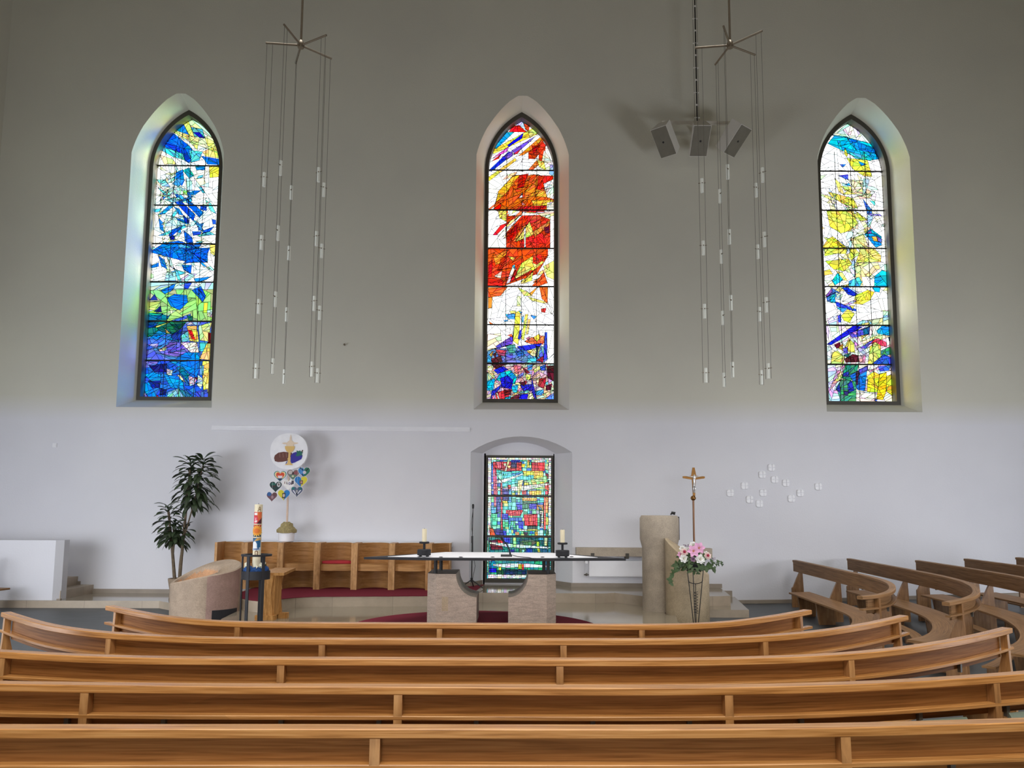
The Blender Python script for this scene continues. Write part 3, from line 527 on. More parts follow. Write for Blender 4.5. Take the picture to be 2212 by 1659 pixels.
REG3 = RA([
 ([(260,460),(430,330),(660,540),(500,500)], (214,246,236), .012, .8), ([(215,540),(280,460),(400,478),(700,560),(710,690),(620,702),(470,662),(380,562)], (10,180,228), .02, -.4), ([(400,478),(560,560),(700,600),(700,645),(480,592)], (0,132,218), .01, -.5), ([(400,612),(560,652),(600,702),(480,682)], (60,190,192), .015), ([(660,560),(740,620),(740,700),(690,690)], (20,110,150), .008),
 ([(400,680),(520,720),(600,700),(645,862),(560,852),(450,780)], (237,227,78), .016, -1.0), ([(380,580),(410,640),(400,670),(375,640)], (225,215,70), .004), ([(510,710),(590,740),(540,757)], (20,122,218), 0), ([(330,740),(392,740),(360,772)], (40,112,222), .004),
 ([(315,850),(412,838),(412,892)], (72,82,218), .008), ([(375,940),(420,922),(438,952)], (40,142,228), .006), ([(450,890),(552,900),(552,1055),(450,1012)], (246,246,190), .03), ([(215,1005),(300,1040),(460,1070),(505,1155),(380,1132),(260,1062)], YL, .02, -.5), ([(345,950),(440,960),(452,1012),(380,992)], (240,236,110), .015), ([(450,1130),(505,1150),(500,1170),(450,1160)], YL, 0),
 ([(205,1195),(462,1195),(505,1312),(430,1385),(340,1408),(235,1342)], (240,234,86), .03, -.4), ([(485,1195),(605,1280),(530,1292)], (240,234,88), .012), ([(205,1110),(290,1040),(280,1155)], (250,250,205), .02), ([(555,1075),(640,1180),(645,1242),(600,1225)], (50,122,228), .005, -1.0), ([(620,1092),(672,1098),(672,1142)], (90,202,222), .005), ([(600,1215),(720,1225),(740,1240),(640,1240)], (150,150,230), .01),
 ([(570,1415),(630,1362),(735,1440),(735,1525),(680,1545),(620,1475)], (20,152,220), .01, -.7), ([(640,1440),(685,1440),(702,1492),(660,1482)], (236,182,60), .008), ([(590,1412),(632,1380),(642,1412)], (142,92,215), .004), ([(690,1430),(740,1470),(735,1510),(700,1480)], (120,110,220), .004),
 ([(160,1545),(220,1460),(262,1438),(402,1550),(392,1605),(280,1605)], (236,232,66), .025, -.4), ([(430,1462),(560,1420),(605,1525),(480,1562)], (246,242,150), .02), ([(560,1370),(600,1360),(585,1420)], (225,225,110), .01), ([(170,1560),(220,1560),(190,1600)], (120,210,235), .006),
]) + RB([
 ([(185,-20),(400,-20),(340,30),(190,62)], YL, .02), ([(195,112),(430,88),(462,140),(380,212),(280,192)], (236,232,76), .016, .5), ([(550,-20),(680,-20),(752,60),(748,122),(500,126)], (240,236,106), .02, -.5), ([(435,-10),(505,-10),(460,112)], (240,234,84), .015), ([(490,130),(722,130),(742,182),(640,264),(500,272)], (248,246,168), .05), ([(178,210),(240,193),(272,240),(188,254)], (240,234,88), .02),
 ([(265,302),(320,228),(375,300),(290,352)], (20,202,232), .005, .9), ([(430,312),(530,268),(562,320),(540,362),(430,362)], (60,207,238), .014), ([(685,262),(760,203),(815,220),(815,362),(685,362)], (10,187,234), .016), ([(670,374),(745,374),(735,422),(690,414)], (20,172,228), .01), ([(740,150),(800,140),(810,210),(760,200)], (210,240,250), .006),
 ([(205,455),(260,378),(335,422),(260,525),(215,512)], (70,125,222), .003, .9), ([(200,455),(260,383),(268,420),(210,475)], (132,82,205), .01, .8), ([(240,470),(290,430),(300,530),(250,520)], (20,190,215), .004), ([(365,378),(420,373),(515,440),(480,462),(420,442)], (15,52,212), .02, -.6), ([(300,420),(370,440),(350,500),(310,490)], (205,235,225), .003),
 ([(495,452),(620,398),(685,420),(640,502),(560,544),(475,532)], (237,227,76), .008, .4), ([(375,545),(512,488),(490,522),(400,562)], (192,162,228), .01), ([(295,512),(505,590),(505,612),(310,562)], (40,72,225), .006, -.3), ([(305,570),(420,580),(370,625)], (70,192,234), .006), ([(355,655),(420,588),(485,632),(440,725),(380,702)], (237,227,86), .016, -.6), ([(440,560),(490,550),(470,590)], (240,225,110), .006), ([(310,660),(350,640),(350,720),(320,720)], (60,80,215), .006), ([(200,690),(320,650),(330,745),(200,745)], (225,215,245), .006, .4),
 ([(615,702),(768,678),(768,750),(635,750)], (222,232,180), .03), ([(485,750),(570,698),(645,710),(668,750)], (150,222,215), .008, .2), ([(560,735),(630,720),(650,750),(550,750)], (205,215,110), .02), ([(770,600),(860,600),(860,745),(770,745)], (215,235,205), .008, .8), ([(770,650),(820,650),(810,700),(770,700)], (150,205,240), .008),
 ([(200,757),(890,757),(890,1140),(200,1140)], (238,238,225), .014, .5), ([(210,940),(480,752),(565,768),(400,852),(255,945)], (25,30,218), .008, .6), ([(430,835),(640,757),(635,842),(465,875)], (84,84,205), .006, .4), ([(455,825),(522,797),(502,845)], (215,152,218), .006), ([(570,790),(640,760),(635,830),(580,850)], (20,90,150), .006), ([(705,805),(760,757),(840,765),(840,855),(720,832)], (20,162,212), .01, .2), ([(820,850),(880,850),(880,960),(830,900)], (25,60,80), .008), ([(560,905),(720,848),(880,850),(720,882),(580,955)], (236,236,168), .012, .2), ([(615,925),(720,878),(805,920),(805,965),(740,925)], (218,70,102), .008, .2), ([(545,975),(640,908),(685,888),(600,985)], (90,82,208), .006, .6), ([(550,850),(620,840),(560,890)], (225,205,100), .01),
 ([(620,1135),(640,962),(690,918),(748,950),(748,1062),(700,1135)], (204,212,100), .05), ([(395,962),(430,878),(482,930),(492,1022),(430,1014)], (216,212,96), .02, 1.2), ([(285,942),(342,918),(352,962),(310,984)], (100,20,42), .01), ([(325,975),(372,928),(372,1004)], (236,172,60), .01), ([(370,980),(420,960),(420,1030),(380,1030)], (100,100,210), .005), ([(250,1138),(268,1020),(320,1003),(382,1060),(384,1138)], (200,210,108), .04), ([(375,1045),(445,1030),(425,1078)], (20,110,95), .006), ([(480,900),(540,960),(630,1060),(600,1060),(500,980)], (190,170,215), .006, -.7), ([(385,1085),(470,1038),(575,1060),(562,1115),(400,1120)], (76,24,36), .01, .3), ([(520,1050),(600,1050),(590,1120),(540,1120)], (215,150,170), .006), ([(745,1005),(860,955),(860,1035),(760,1065)], (60,142,110), .006, .8), ([(655,1140),(780,1038),(880,1085),(870,1140),(740,1140)], (40,82,210), .008, .5), ([(205,960),(262,970),(255,1142),(205,1142)], (205,215,246), .02),
 ([(205,1146),(900,1146),(900,1525),(215,1525)], (244,240,232), .014, .3), ([(210,1146),(295,1146),(240,1400),(352,1400),(352,1525),(215,1525)], (202,212,242), .014, 1.3), ([(235,1405),(322,1165),(395,1148),(330,1305)], (208,155,178), .008, 1.1), ([(290,1300),(350,1200),(370,1270),(330,1310)], (228,228,130), .01), ([(355,1275),(400,1146),(525,1146),(505,1265),(440,1305)], (40,132,102), .01, .9), ([(440,1252),(530,1198),(615,1156),(592,1404),(520,1394),(510,1292)], (20,112,216), .012, 1.4), ([(530,1190),(620,1150),(620,1200),(540,1240)], (70,70,200), .006, .6), ([(305,1365),(360,1288),(505,1310),(502,1520),(355,1520)], (60,152,116), .01, 1.2), ([(300,1385),(340,1325),(345,1425)], (30,50,155), .01), ([(415,1335),(460,1298),(485,1395),(430,1425)], (30,52,165), .012), ([(370,1230),(430,1210),(430,1260),(370,1260)], (40,50,150), .01), ([(380,1400),(430,1410),(420,1450),(390,1445)], (50,40,110), .006), ([(500,1210),(530,1200),(520,1340),(500,1340)], (60,30,70), .008),
 ([(615,1255),(680,1212),(735,1240),(712,1415),(612,1415)], (238,216,52), .03), ([(738,1232),(805,1218),(805,1402),(770,1494),(705,1484)], (242,216,24), .03), ([(808,1255),(860,1238),(880,1465),(800,1404)], (238,212,56), .02), ([(620,1200),(720,1170),(650,1220)], (225,170,195), .008), ([(720,1160),(850,1146),(830,1200),(740,1210)], (70,90,210), .008), ([(600,1300),(620,1290),(610,1400),(590,1400)], (230,190,215), .003), ([(685,1490),(715,1480),(705,1512)], (70,140,225), 0), ([(540,1410),(700,1420),(690,1480),(560,1470)], (255,255,255), .05),
])
g4 = zz(1000, 930, 4.608, YFR+.03)
RG = reader(g4, .006, 0)
def B4(x0, y0, x1, y1): return [(x0, y0), (x1, y0), (x1, y1), (x0, y1)]
REG4 = RG([
 (B4(250,255,282,1470), (236,234,224), .0022), (B4(848,255,890,1470), (226,228,214), .0022), (B4(250,255,890,292), (238,232,222), .0022), (B4(250,1432,890,1470), (236,234,236), .0022),
 ([(282,300),(320,380),(320,640),(284,640)], (30,90,190), .008), ([(300,310),(585,310),(585,400),(430,405),(300,378)], (176,18,30), .008), ([(330,312),(380,312),(380,375),(345,375)], (230,90,110), .02), (B4(480,318,535,372), (24,18,70), 0), ([(398,330),(432,328),(425,368)], (250,240,215), 0), ([(435,350),(480,350),(460,385)], (248,226,150), 0), ([(455,270),(465,300),(395,520),(385,510)], (228,236,170), .01), (B4(535,345,585,400), (225,36,30), .004),
 (B4(480,292,570,318), (40,60,170), .0016), (B4(685,318,815,402), (214,26,28), .012), (B4(685,318,745,402), (160,14,28), .02), (B4(690,285,815,318), (215,210,215), .0016), (B4(822,330,850,390), (215,215,150), .006), ([(580,330),(625,335),(610,368),(580,362)], (240,214,40), 0), ([(640,290),(665,300),(660,370),(640,360)], (244,170,70), .008), ([(595,402),(800,402),(795,482),(720,480),(610,440)], (224,206,70), .006), ([(650,445),(705,445),(705,480),(650,475)], (90,190,225), .006), ([(820,430),(852,428),(852,482),(830,475)], (150,14,34), 0), ([(820,390),(850,395),(850,430),(825,425)], (120,215,225), .01),
 ([(380,410),(600,410),(605,505),(380,565)], (70,205,205), .008, .5), ([(330,440),(400,430),(380,500)], (130,225,205), .01), ([(480,430),(580,420),(520,470)], (30,130,205), .008), ([(270,520),(400,500),(600,425),(600,440),(400,520),(270,535)], (215,245,245), .01, .3), ([(608,505),(840,450),(840,580),(600,592)], (160,215,130), .005), (B4(610,520,652,552), (240,206,50), 0), (B4(690,515,732,556), (240,220,110), 0), (B4(770,512,806,545), (238,204,40), 0), ([(660,600),(780,598),(780,640),(660,640)], (240,200,60), .004), ([(585,600),(632,598),(630,638),(590,638)], (190,40,30), 0), ([(812,522),(855,508),(858,604),(815,582)], (232,74,50), .02), ([(820,600),(855,605),(850,642),(820,640)], (220,50,70), 0),
 ([(600,560),(860,520),(860,540),(610,600),(280,600),(280,585)], (228,246,240), .012), ([(548,500),(600,490),(580,560),(560,660),(545,655)], (240,222,150), .01), (B4(385,580,458,640), (22,20,128), .01), (B4(385,660,458,698), (22,18,110), .01), ([(298,380),(332,380),(345,640),(340,820),(312,820)], (206,80,112), .006), ([(330,660),(365,660),(370,810),(335,820)], (40,60,150), .006), (B4(448,540,476,582), (225,60,40), 0), ([(374,520),(392,520),(398,1050),(378,1050)], (178,52,62), .008), (B4(455,585,480,780), (60,150,190), .006), ([(490,620),(515,620),(515,645),(490,645)], (236,222,80), 0),
 (B4(590,700,742,782), (18,105,75), .006), (B4(590,668,735,700), (230,190,80), .003), (B4(540,738,590,788), (44,54,216), .004), (B4(660,730,732,782), (62,64,205), .0018), ([(428,792),(602,792),(572,848),(428,848)], (196,40,52), .003, 1.0), (B4(388,828,452,882), (32,52,208), .004), (B4(275,828,342,952), (64,195,142), .006), (B4(395,888,452,962), (82,205,155), .004), (B4(475,900,522,962), (90,205,160), .004), (B4(278,760,330,825), (80,180,215), .004), (B4(388,700,445,725), (244,196,60), .003), (B4(690,790,760,830), (110,175,140), .006),
 ([(605,838),(742,832),(742,948),(612,948)], (206,20,36), .005), (B4(660,850,700,945), (225,60,50), .006), ([(548,900),(598,900),(602,982),(555,972)], (22,54,206), .006), (B4(765,800,798,972), (226,226,226), .0016), (B4(765,830,780,960), (20,34,44), .003), (B4(806,660,824,990), (206,76,60), .006), (B4(824,660,852,820), (236,140,70), .005), (B4(824,860,852,940), (226,212,90), .004), (B4(640,950,742,988), (10,66,62), .006), (B4(735,740,800,790), (230,150,80), .006), ([(750,750),(795,780),(760,800)], (30,110,140), .01),
 ([(268,968),(300,975),(325,1050),(268,1050)], (238,84,40), .01), ([(300,980),(400,990),(400,1042),(335,1042)], (30,32,112), .008), ([(398,1000),(432,1000),(432,1125),(400,1135)], (34,54,208), .008), (B4(560,985,640,1000), (235,240,215), .006), (B4(635,980,745,1000), (226,226,120), .004), ([(600,1010),(650,1010),(640,1040),(610,1040)], (60,40,60), .004), (B4(715,1005,745,1045), (196,160,40), .008), (B4(520,1010,560,1040), (236,170,120), .004), (B4(745,990,800,1045), (200,225,215), .006), (B4(825,990,852,1045), (70,140,90), .006),
 (B4(255,1065,880,1240), (28,112,118), .007), ([(262,1098),(352,1080),(404,1185),(280,1185)], (92,14,36), .012), ([(343,1088),(392,1088),(408,1152),(350,1155)], (226,38,30), .02), (B4(402,1062,470,1125), (40,62,190), .006), ([(562,1080),(842,1070),(842,1215),(560,1215)], (12,88,98), .01), ([(728,1100),(760,1108),(768,1210),(745,1210)], (204,214,56), .01), ([(570,1100),(690,1085),(740,1110),(720,1125),(620,1110),(590,1220),(560,1220)], (60,110,80), .006), ([(270,1110),(480,1150),(870,1160),(870,1175),(480,1165),(268,1130)], (205,238,222), .008), ([(585,1185),(612,1185),(610,1215),(590,1215)], (150,220,240), 0), (B4(455,1185,510,1225), (22,34,130), .006), (B4(628,1170,690,1215), (10,60,150), .006), (B4(500,1065,530,1160), (150,205,140), .006), (B4(750,1065,800,1090), (60,170,215), .006), (B4(810,1065,845,1150), (195,205,150), .003),
 (B4(255,1300,880,1432), (40,140,130), .007), ([(262,1300),(330,1300),(330,1370),(262,1370)], (20,130,165), .01), ([(300,1330),(400,1350),(600,1320),(880,1350),(880,1362),(600,1335),(400,1365),(300,1345)], (226,246,246), .008), (B4(262,1372,332,1412), (22,20,212), .02), (B4(380,1382,640,1436), (16,52,76), .005), (B4(585,1330,607,1388), (228,62,40), .01), (B4(550,1330,585,1380), (175,180,50), .008), (B4(354,1355,380,1432), (224,214,70), .008), (B4(335,1390,400,1432), (20,90,60), .006), (B4(640,1390,880,1436), (20,60,90), .008),
])
def slivers(seed, cx, sx, y0, y1, n, cols, angs, lmax, wmax):
    r = random.Random(seed); out = []
    for i in range(n):
        y = r.uniform(y0, y1); x = r.gauss(cx, sx); a = r.choice(angs)+r.gauss(0, .25); l = r.uniform(.35, 1)*lmax; w = r.uniform(.35, 1)*wmax
        ca, sa = math.cos(a), math.sin(a); pts = [(-l/2, 0), (-l*.1, -w/2), (l/2, -w*.1), (l*.15, w/2)]
        q = [at(x+u*ca-v*sa, y+u*sa+v*ca, YGL) for u, v in pts]
        out.append(([(p.x, p.z) for p in q], r.choice(cols), 0, 0))
    return out
PC, CY2, BL2 = (190, 246, 250), (95, 215, 242), (20, 120, 228)
REG1 = slivers(3, 400, 32, 350, 600, 60, [PC, PC, CY2, CY2, BL2, (60, 160, 235), (232, 250, 205)], [.7, .9, -.5, -.3], 46, 13) + slivers(4, 350, 14, 360, 600, 14, [(246, 246, 190), (225, 240, 190)], [1.5, .1], 40, 9) + REG1
REG2 = slivers(5, 1125, 34, 380, 610, 40, [(246, 190, 90), (240, 140, 60), (250, 225, 150), (235, 90, 40)], [-.9, -.6], 40, 12) + REG2
REG3 = slivers(6, 1840, 38, 300, 640, 64, [(248, 246, 170), (244, 240, 130), (212, 244, 250), (236, 250, 225), (250, 250, 200), (190, 232, 246)], [.5, .9, -.4, 1.4], 56, 17) + REG3

def lancet_window(idx, cx, bars, regions, bg, seed, label):
    root = bpy.data.objects.new('window_%d' % idx, None); COL.objects.link(root); root.location = (cx, YFR, 4.31); root['kind'] = 'structure'; root['label'] = label
    o = lancet(cx, .842, 4.31, 9.72, 11.12); i = lancet(cx, .757, 4.395, 9.72, 11.0)
    fm = MB(); k = len(o)
    fm.add([(x, YFR, z) for x, z in o]+[(x, YFR, z) for x, z in i]+[(x, YGL+.03, z) for x, z in i]+[(x, YGL+.03, z) for x, z in o],
           [(a+s*k, (a+1) % k+s*k, (a+1) % k+((s+1) % 4)*k, a+((s+1) % 4)*k) for a in range(k) for s in range(4)])
    fm.build('window_frame', M['frame'], root, sharp=30)
    make_glass(i, bg, regions, seed, YGL, .0095, .045, .2, .5, root)
    for py in bars:
        z = at(CXP+(cx*FPX/17), py, YGL).z
        MB().box(cx-.757, cx+.757, YGL-.03, YGL-.006, z-.014, z+.014).build('saddle_bar', M['lead'], root)
    for dx in (-.34, .02, .36):
        MB().box(cx+dx-.006, cx+dx+.006, YGL-.016, YGL-.006, 4.4, 10.3).build('stay_bar', M['lead'], root)
def bgw(*cols):
    def f(rng):
        c = rng.choice(cols); return tuple(min(255, v*rng.uniform(.97, 1.03)) for v in c)
    return f
WH = (255, 255, 255)
lancet_window(1, WIN[0][1], (358.5, 444, 527, 609.5, 694.5, 778.8), REG1, bgw(WH, WH, WH, (250, 255, 255), (222, 252, 255), (252, 255, 232)), 5, 'tall pointed stained glass window in blues and greens')
lancet_window(2, WIN[1][1], (368.5, 454.3, 536.9, 619.2, 702, 785.7), REG2, bgw(WH, WH, WH, WH, (255, 253, 240)), 6, 'tall pointed stained glass window with red flames')
lancet_window(3, WIN[2][1], (371, 455.4, 537.2, 619.9, 703, 787.4), REG3, bgw(WH, WH, WH, (246, 255, 255), (255, 255, 240)), 7, 'tall pointed stained glass window in yellows and pale blue')
# low window in the niche
root = bpy.data.objects.new('window_4', None); COL.objects.link(root); root.location = ((FRX0+FRX1)/2, YFR, FRZ0); root['kind'] = 'structure'; root['label'] = 'rectangular mosaic stained glass window in the arched niche'
fm = MB(); w_ = .05
for a in ((FRX0, FRX0+w_, FRZ0, FRZ1), (FRX1-w_, FRX1, FRZ0, FRZ1), (FRX0+w_, FRX1-w_, FRZ1-w_, FRZ1), (FRX0+w_, FRX1-w_, FRZ0, FRZ0+.08)):
    fm.box(a[0], a[1], YFR-.03, YFR+.07, a[2], a[3])
fm.build('window_frame', M['frame'], root)
gx0, gx1, gz0, gz1 = FRX0+w_, FRX1-w_, FRZ0+.08, FRZ1-w_
def bg4(rng):
    return rng.choice([(40, 170, 160), (20, 110, 150), (100, 210, 190), (0, 90, 175), (20, 130, 100), (130, 220, 180), (60, 190, 200), (150, 225, 215), (20, 60, 150), (90, 180, 120), (180, 215, 120)])
make_glass([(gx0, gz0), (gx1, gz0), (gx1, gz1), (gx0, gz1)], bg4, REG4, 11, YFR+.03, .0085, .0085, 0.0, .07, root, True)
for py in (1071.5, 1158.5):
    z = at(1122, py, YFR).z
    MB().box(gx0, gx1, YFR-.02, YFR+.06, z-.021, z+.021).build('mullion', M['frame'], root)
MB().ball((.12, YFR-.02, 3.21), .03, 10, 6, sq=(1.2, .5, .6)).build('trim_1', M['white']); struct(bpy.data.objects['trim_1'])

# ------------------------------------------------------------------ platforms, steps, baseboards
def P2(px, py, z): w = onz(px, py, z); return (w.x, w.y)
ZLO = .14
lo = [(XL, 15.06), P2(344, 1298, ZLO), (-6.15, 14.62), (-5.35, 14.62), (-4.85, 14.2), (-4.75, 12.9), (-4.5, 11.9), (-3.6, 11.0), (-1.8, 10.3), (.6, 10.3), (2.0, 11.2), (2.75, 12.3), (2.75, 12.9)]+[(3.165+.44*math.cos(math.radians(a)), 13.85+.44*math.sin(math.radians(a))) for a in (225, 205, 185, 165, 145, 125, 105)]+[(3.6, 14.42), (4.38, 14.42), (4.72, YW), (XL, YW)]
struct(MB().slab2(lo, -.05, ZLO).build('altar_platform', [M['slab'], M['step']]))
pod = [P2(498, 1286, ZUP), P2(512, 1291, ZUP), P2(535, 1297, ZUP), P2(560, 1299.5, ZUP), P2(590, 1296.5, ZUP), P2(630, 1292, ZUP), P2(680, 1289, ZUP), P2(920, 1288, ZUP), P2(1019, 1284.5, ZUP)]
up = [(-5.3, YW+.0)] + pod + [(-.86, 15.3), (1.78, 15.3), P2(1327, 1280.5, ZUP), P2(1386, 1287.5, ZUP), (3.2, 14.75), P2(1578, 1287, ZUP), (4.42, YW), (n_out[-1][0], YW), (n_in[-1][0], YFR), (n_in[0][0], YFR), (n_out[0][0], YW)]
struct(MB().slab2(up, ZLO, ZUP).build('sanctuary_platform', [M['slab'], M['step']]))
struct(MB().box(XL, at(133, 1250, 15.9).x, 15.3, YW, .31, .48).box(XL, at(168, 1270, 15.9).x, 15.3, YW, ZLO, .31).build('pulpit_steps', M['step']))
# low white parapet with its plinth
px1 = at(112, 1300, 15.2).x
struct(MB().slab([(XL, 15.2), (px1, 15.2), (px1+.1, 15.32), (px1+.1, 15.5), (XL, 15.5)], 0, 1.29).build('wall_parapet', M['wall']))
bb = MB()
def strip(px0, px1_, y, z0, z1, d=.03): bb.box(px0, px1_, y-d, y, z0, z1)
strip(at(168, 1280, YW).x, at(371, 1280, YW).x-1.0+1.6, YW, ZLO, ZLO+.085)
sx1, sx2 = at(168, 1260, YW).x, at(133, 1240, YW).x
strip(sx1-.03, sx1+.06, YW, .231, .38, .034); strip(sx2+.061, sx1-.031, YW, .311, .38, .032); strip(sx2-.02, sx2+.06, YW, .311, .57, .034); strip(XL, sx2-.021, YW, .481, .57, .032)
strip(XL, px1+.02, 15.2, 0, .065, .02); strip(px1-.01, px1+.12, 15.32, 0, .16, .06)
strip(n_out[-1][0], 4.45, YW, ZUP, ZUP+.085); strip(-1.02, n_out[0][0], YW, ZUP, ZUP+.085)
for a, b in ((n_out[0], n_in[0]), (n_out[-1], n_in[-1])):
    sg = 1 if a is n_out[0] else -1
    bb.slab([(a[0], YW-.03), (a[0]+sg*.03, YW-.03), (b[0]+sg*.03, YFR), (b[0], YFR)], ZUP, ZUP+.085)
x0 = at(1529, 1265, YW).x
strip(4.452, 4.66, YW, ZLO, ZLO+.13, .034)
for i in range(8):
    xa, xb = 4.72+i*.98, 4.72+(i+1)*.98
    bb.add([(xa, YW-.03, slope(xa)), (xb, YW-.03, slope(xb)), (xb, YW-.03, slope(xb)+.075), (xa, YW-.03, slope(xa)+.075), (xa, YW, slope(xa)), (xb, YW, slope(xb)), (xb, YW, slope(xb)+.075), (xa, YW, slope(xa)+.075)], [(0, 1, 2, 3), (3, 2, 6, 7), (0, 3, 7, 4), (1, 5, 6, 2)])
struct(bb.build('baseboard_back', M['base']))

# ------------------------------------------------------------------ pews
def smooth_path(pts, step=.11, it=14):
    pts = [Vector(p[:2]) for p in pts]
    L_ = [0]
    for a, b in zip(pts, pts[1:]): L_.append(L_[-1]+(b-a).length)
    n = max(8, int(L_[-1]/step)); out = []
    for i in range(n+1):
        s = L_[-1]*i/n; k = 0
        while k < len(pts)-2 and L_[k+1] < s: k += 1
        t = (s-L_[k])/max(1e-6, L_[k+1]-L_[k]); out.append(pts[k].lerp(pts[k+1], t))
    for _ in range(it):
        out = [out[0]]+[(out[i-1]+out[i]*2+out[i+1])/4 for i in range(1, n)]+[out[-1]]
    return out
class Path:
    zk = 1.0
    def __init__(s, pts):
        s.p = pts; n = len(pts); s.L = [0]
        for a, b in zip(pts, pts[1:]): s.L.append(s.L[-1]+(b-a).length)
        s.t = [(pts[min(i+1, n-1)]-pts[max(i-1, 0)]).normalized() for i in range(n)]
    def ev(s, d):
        if d <= 0: return s.p[0]+s.t[0]*d, s.t[0]
        if d >= s.L[-1]: return s.p[-1]+s.t[-1]*(d-s.L[-1]), s.t[-1]
        k = 0
        while s.L[k+1] < d: k += 1
        t = (d-s.L[k])/(s.L[k+1]-s.L[k]); return s.p[k].lerp(s.p[k+1], t), s.t[k].lerp(s.t[k+1], t).normalized()
    def pt(s, d, n, z):
        p, t = s.ev(d); q = p+Vector((-t.y, t.x))*n
        return Vector((q.x, q.y, z*s.zk+slope(q.x)))
def sweep(path, prof, d0, d1, step=.12):
    m = MB(); k = max(2, int((d1-d0)/step)); c = len(prof); per = [0]
    for i in range(c): per.append(per[-1]+math.dist(prof[i], prof[(i+1) % c]))
    ds = [d0+(d1-d0)*i/k for i in range(k+1)]
    vs = [path.pt(d, a, z) for d in ds for a, z in prof]; fs = []; us = []
    for i in range(k):
        for j in range(c):
            fs.append((i*c+j, (i+1)*c+j, (i+1)*c+(j+1) % c, i*c+(j+1) % c))
            us.append([(ds[i], per[j]), (ds[i+1], per[j]), (ds[i+1], per[j+1]), (ds[i], per[j+1])])
    m.add(vs, fs, 0, us)
    for i, r in ((0, list(range(c))), (k, [k*c+j for j in reversed(range(c))])):
        m.add([vs[q] for q in r], [tuple(range(c))], 0, [[(prof[q % c][0]*3, prof[q % c][1]) for q in r]])
    return m
def rect(a, b, z0, z1, ch=.004):
    return [(a+ch, z0), (b-ch, z0), (b, z0+ch), (b, z1-ch), (b-ch, z1), (a+ch, z1), (a, z1-ch), (a, z0+ch)]
def pew(label, group, pts, posts, e0, e1, side=False, s0=.05, s1=.05, n0=.03, n1=.43, zk=1.0, kneeler=True, ref=0.0, pads=(), brackets=(), open0=.16, open1=.16):
    """ref: where the sketched line lies across the top rail; e0,e1: where the rail ends along the path"""
    path = Path(pts); path.zk = zk
    if ref: path = Path([path.pt(d, -ref, 0).to_2d() for d in path.L]); path.zk = zk
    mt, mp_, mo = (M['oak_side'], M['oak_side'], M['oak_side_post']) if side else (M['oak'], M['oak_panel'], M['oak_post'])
    c = path.pt((e0+e1)/2, 0, 0)
    root = thing('church_pew', label, 'pew', (c.x, c.y, c.z), group)
    sweep(path, rect(-.087, 0, .925, .97, .005), e0, e1).build('top_rail', mt, root)
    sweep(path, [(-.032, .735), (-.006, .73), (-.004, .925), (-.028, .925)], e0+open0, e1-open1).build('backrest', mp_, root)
    sweep(path, rect(-.09, -.032, .785, .81), e0, e1).build('book_shelf', mt, root)
    sweep(path, rect(n0, n1, .40, .432), e0+s0, e1-s1).build('seat', mt, root)
    for d in posts:
        pr = [(-.085, .925), (-.032, .925), (-.032, .735), (.0, .6), (.03, .40), (.34, .40), (.28, 0), (-.14, 0), (-.092, .72)]
        if side: pr = [(-.085, .925), (-.032, .925), (-.032, .735), (.03, .6), (.1, .43), (.13, .4), (.13, 0), (-.12, 0), (-.092, .72)]
        r0 = [path.pt(d-.024, a, z) for a, z in pr]; r1 = [path.pt(d+.024, a, z) for a, z in pr]
        MB().extr(r0, r1).build('post', mo, root)
    if side:
        for d in (e0+.55, e0+(e1-e0)*.38, e0+(e1-e0)*.62, e1-s1-.35):
            pr = [(n0+.02, .40), (n1-.05, .40), (n1-.1, 0), (n0+.02, 0)]
            MB().extr([path.pt(d-.028, a, z) for a, z in pr], [path.pt(d+.028, a, z) for a, z in pr]).build('pedestal', mo, root)
    if kneeler:
        sweep(path, rect(-.42, -.27, .17, .20), e0+.3, e1-.3).build('kneeler', mt, root)
        for d in posts:
            r = [(-.40, 0), (-.29, 0), (-.29, .17), (-.40, .17)]
            MB().extr([path.pt(d+.05, a, z) for a, z in r], [path.pt(d+.09, a, z) for a, z in r]).build('kneeler_leg', mo, root)
    for d in brackets:
        r = [(-.06, .71), (-.035, .71), (-.035, .786), (-.06, .786)]
        MB().extr([path.pt(d-.013, a, z) for a, z in r], [path.pt(d+.013, a, z) for a, z in r]).build('hook', M['wire'], root)
    for a, b in pads:
        sweep(path, [(-.13, .64), (-.1, .63), (-.045, .715), (-.06, .735)], a, b).build('kneeler_pad', M['pad'], root)
    return path
ROW = [
 [(247,1307),(300,1318),(340,1326),(372,1331),(435,1338.5),(502,1342.2),(740,1343.5),(1100,1345),(1300,1347),(1472,1347.5),(1539,1345.2),(1606,1337.8),(1659,1329.5),(1706,1321.8),(1736,1316)],
 [(25,1320.8),(83.6,1340),(134,1352),(201,1361),(267.6,1367),(368,1372.6),(502,1376),(740,1377),(1100,1378),(1472,1378),(1572,1375.3),(1672.7,1370.3),(1773,1360.3),(1856.7,1346.9),(1907,1336.8),(1942,1327.8)],
 [(0,1402),(100,1407.8),(200.7,1413.8),(301,1416.5),(502,1417.5),(740,1418.3),(1100,1419.5),(1472,1421),(1639,1417),(1773,1412.8),(1907,1402),(2040.7,1382),(2107.6,1368.6),(2163,1354)],
 [(0,1469.7),(100,1472.3),(301,1474.7),(740,1476),(1100,1477.8),(1472,1480),(1672.7,1477.4),(1873,1471.7),(2040.7,1462.3),(2212,1447.9)],
 [(0,1563.5),(740,1563),(1100,1564),(1472,1565),(1806.6,1562.7),(2007.3,1556.6),(2212,1549.3)]]
POST = [(262, 527, 947.6, 1377.5, 1709), (29, 245, 688, 1202, 1632, 1926.6), (38, 607, 1195, 1813, 2155), (207, 875, 1566.6, 2141), (830, 1791)]
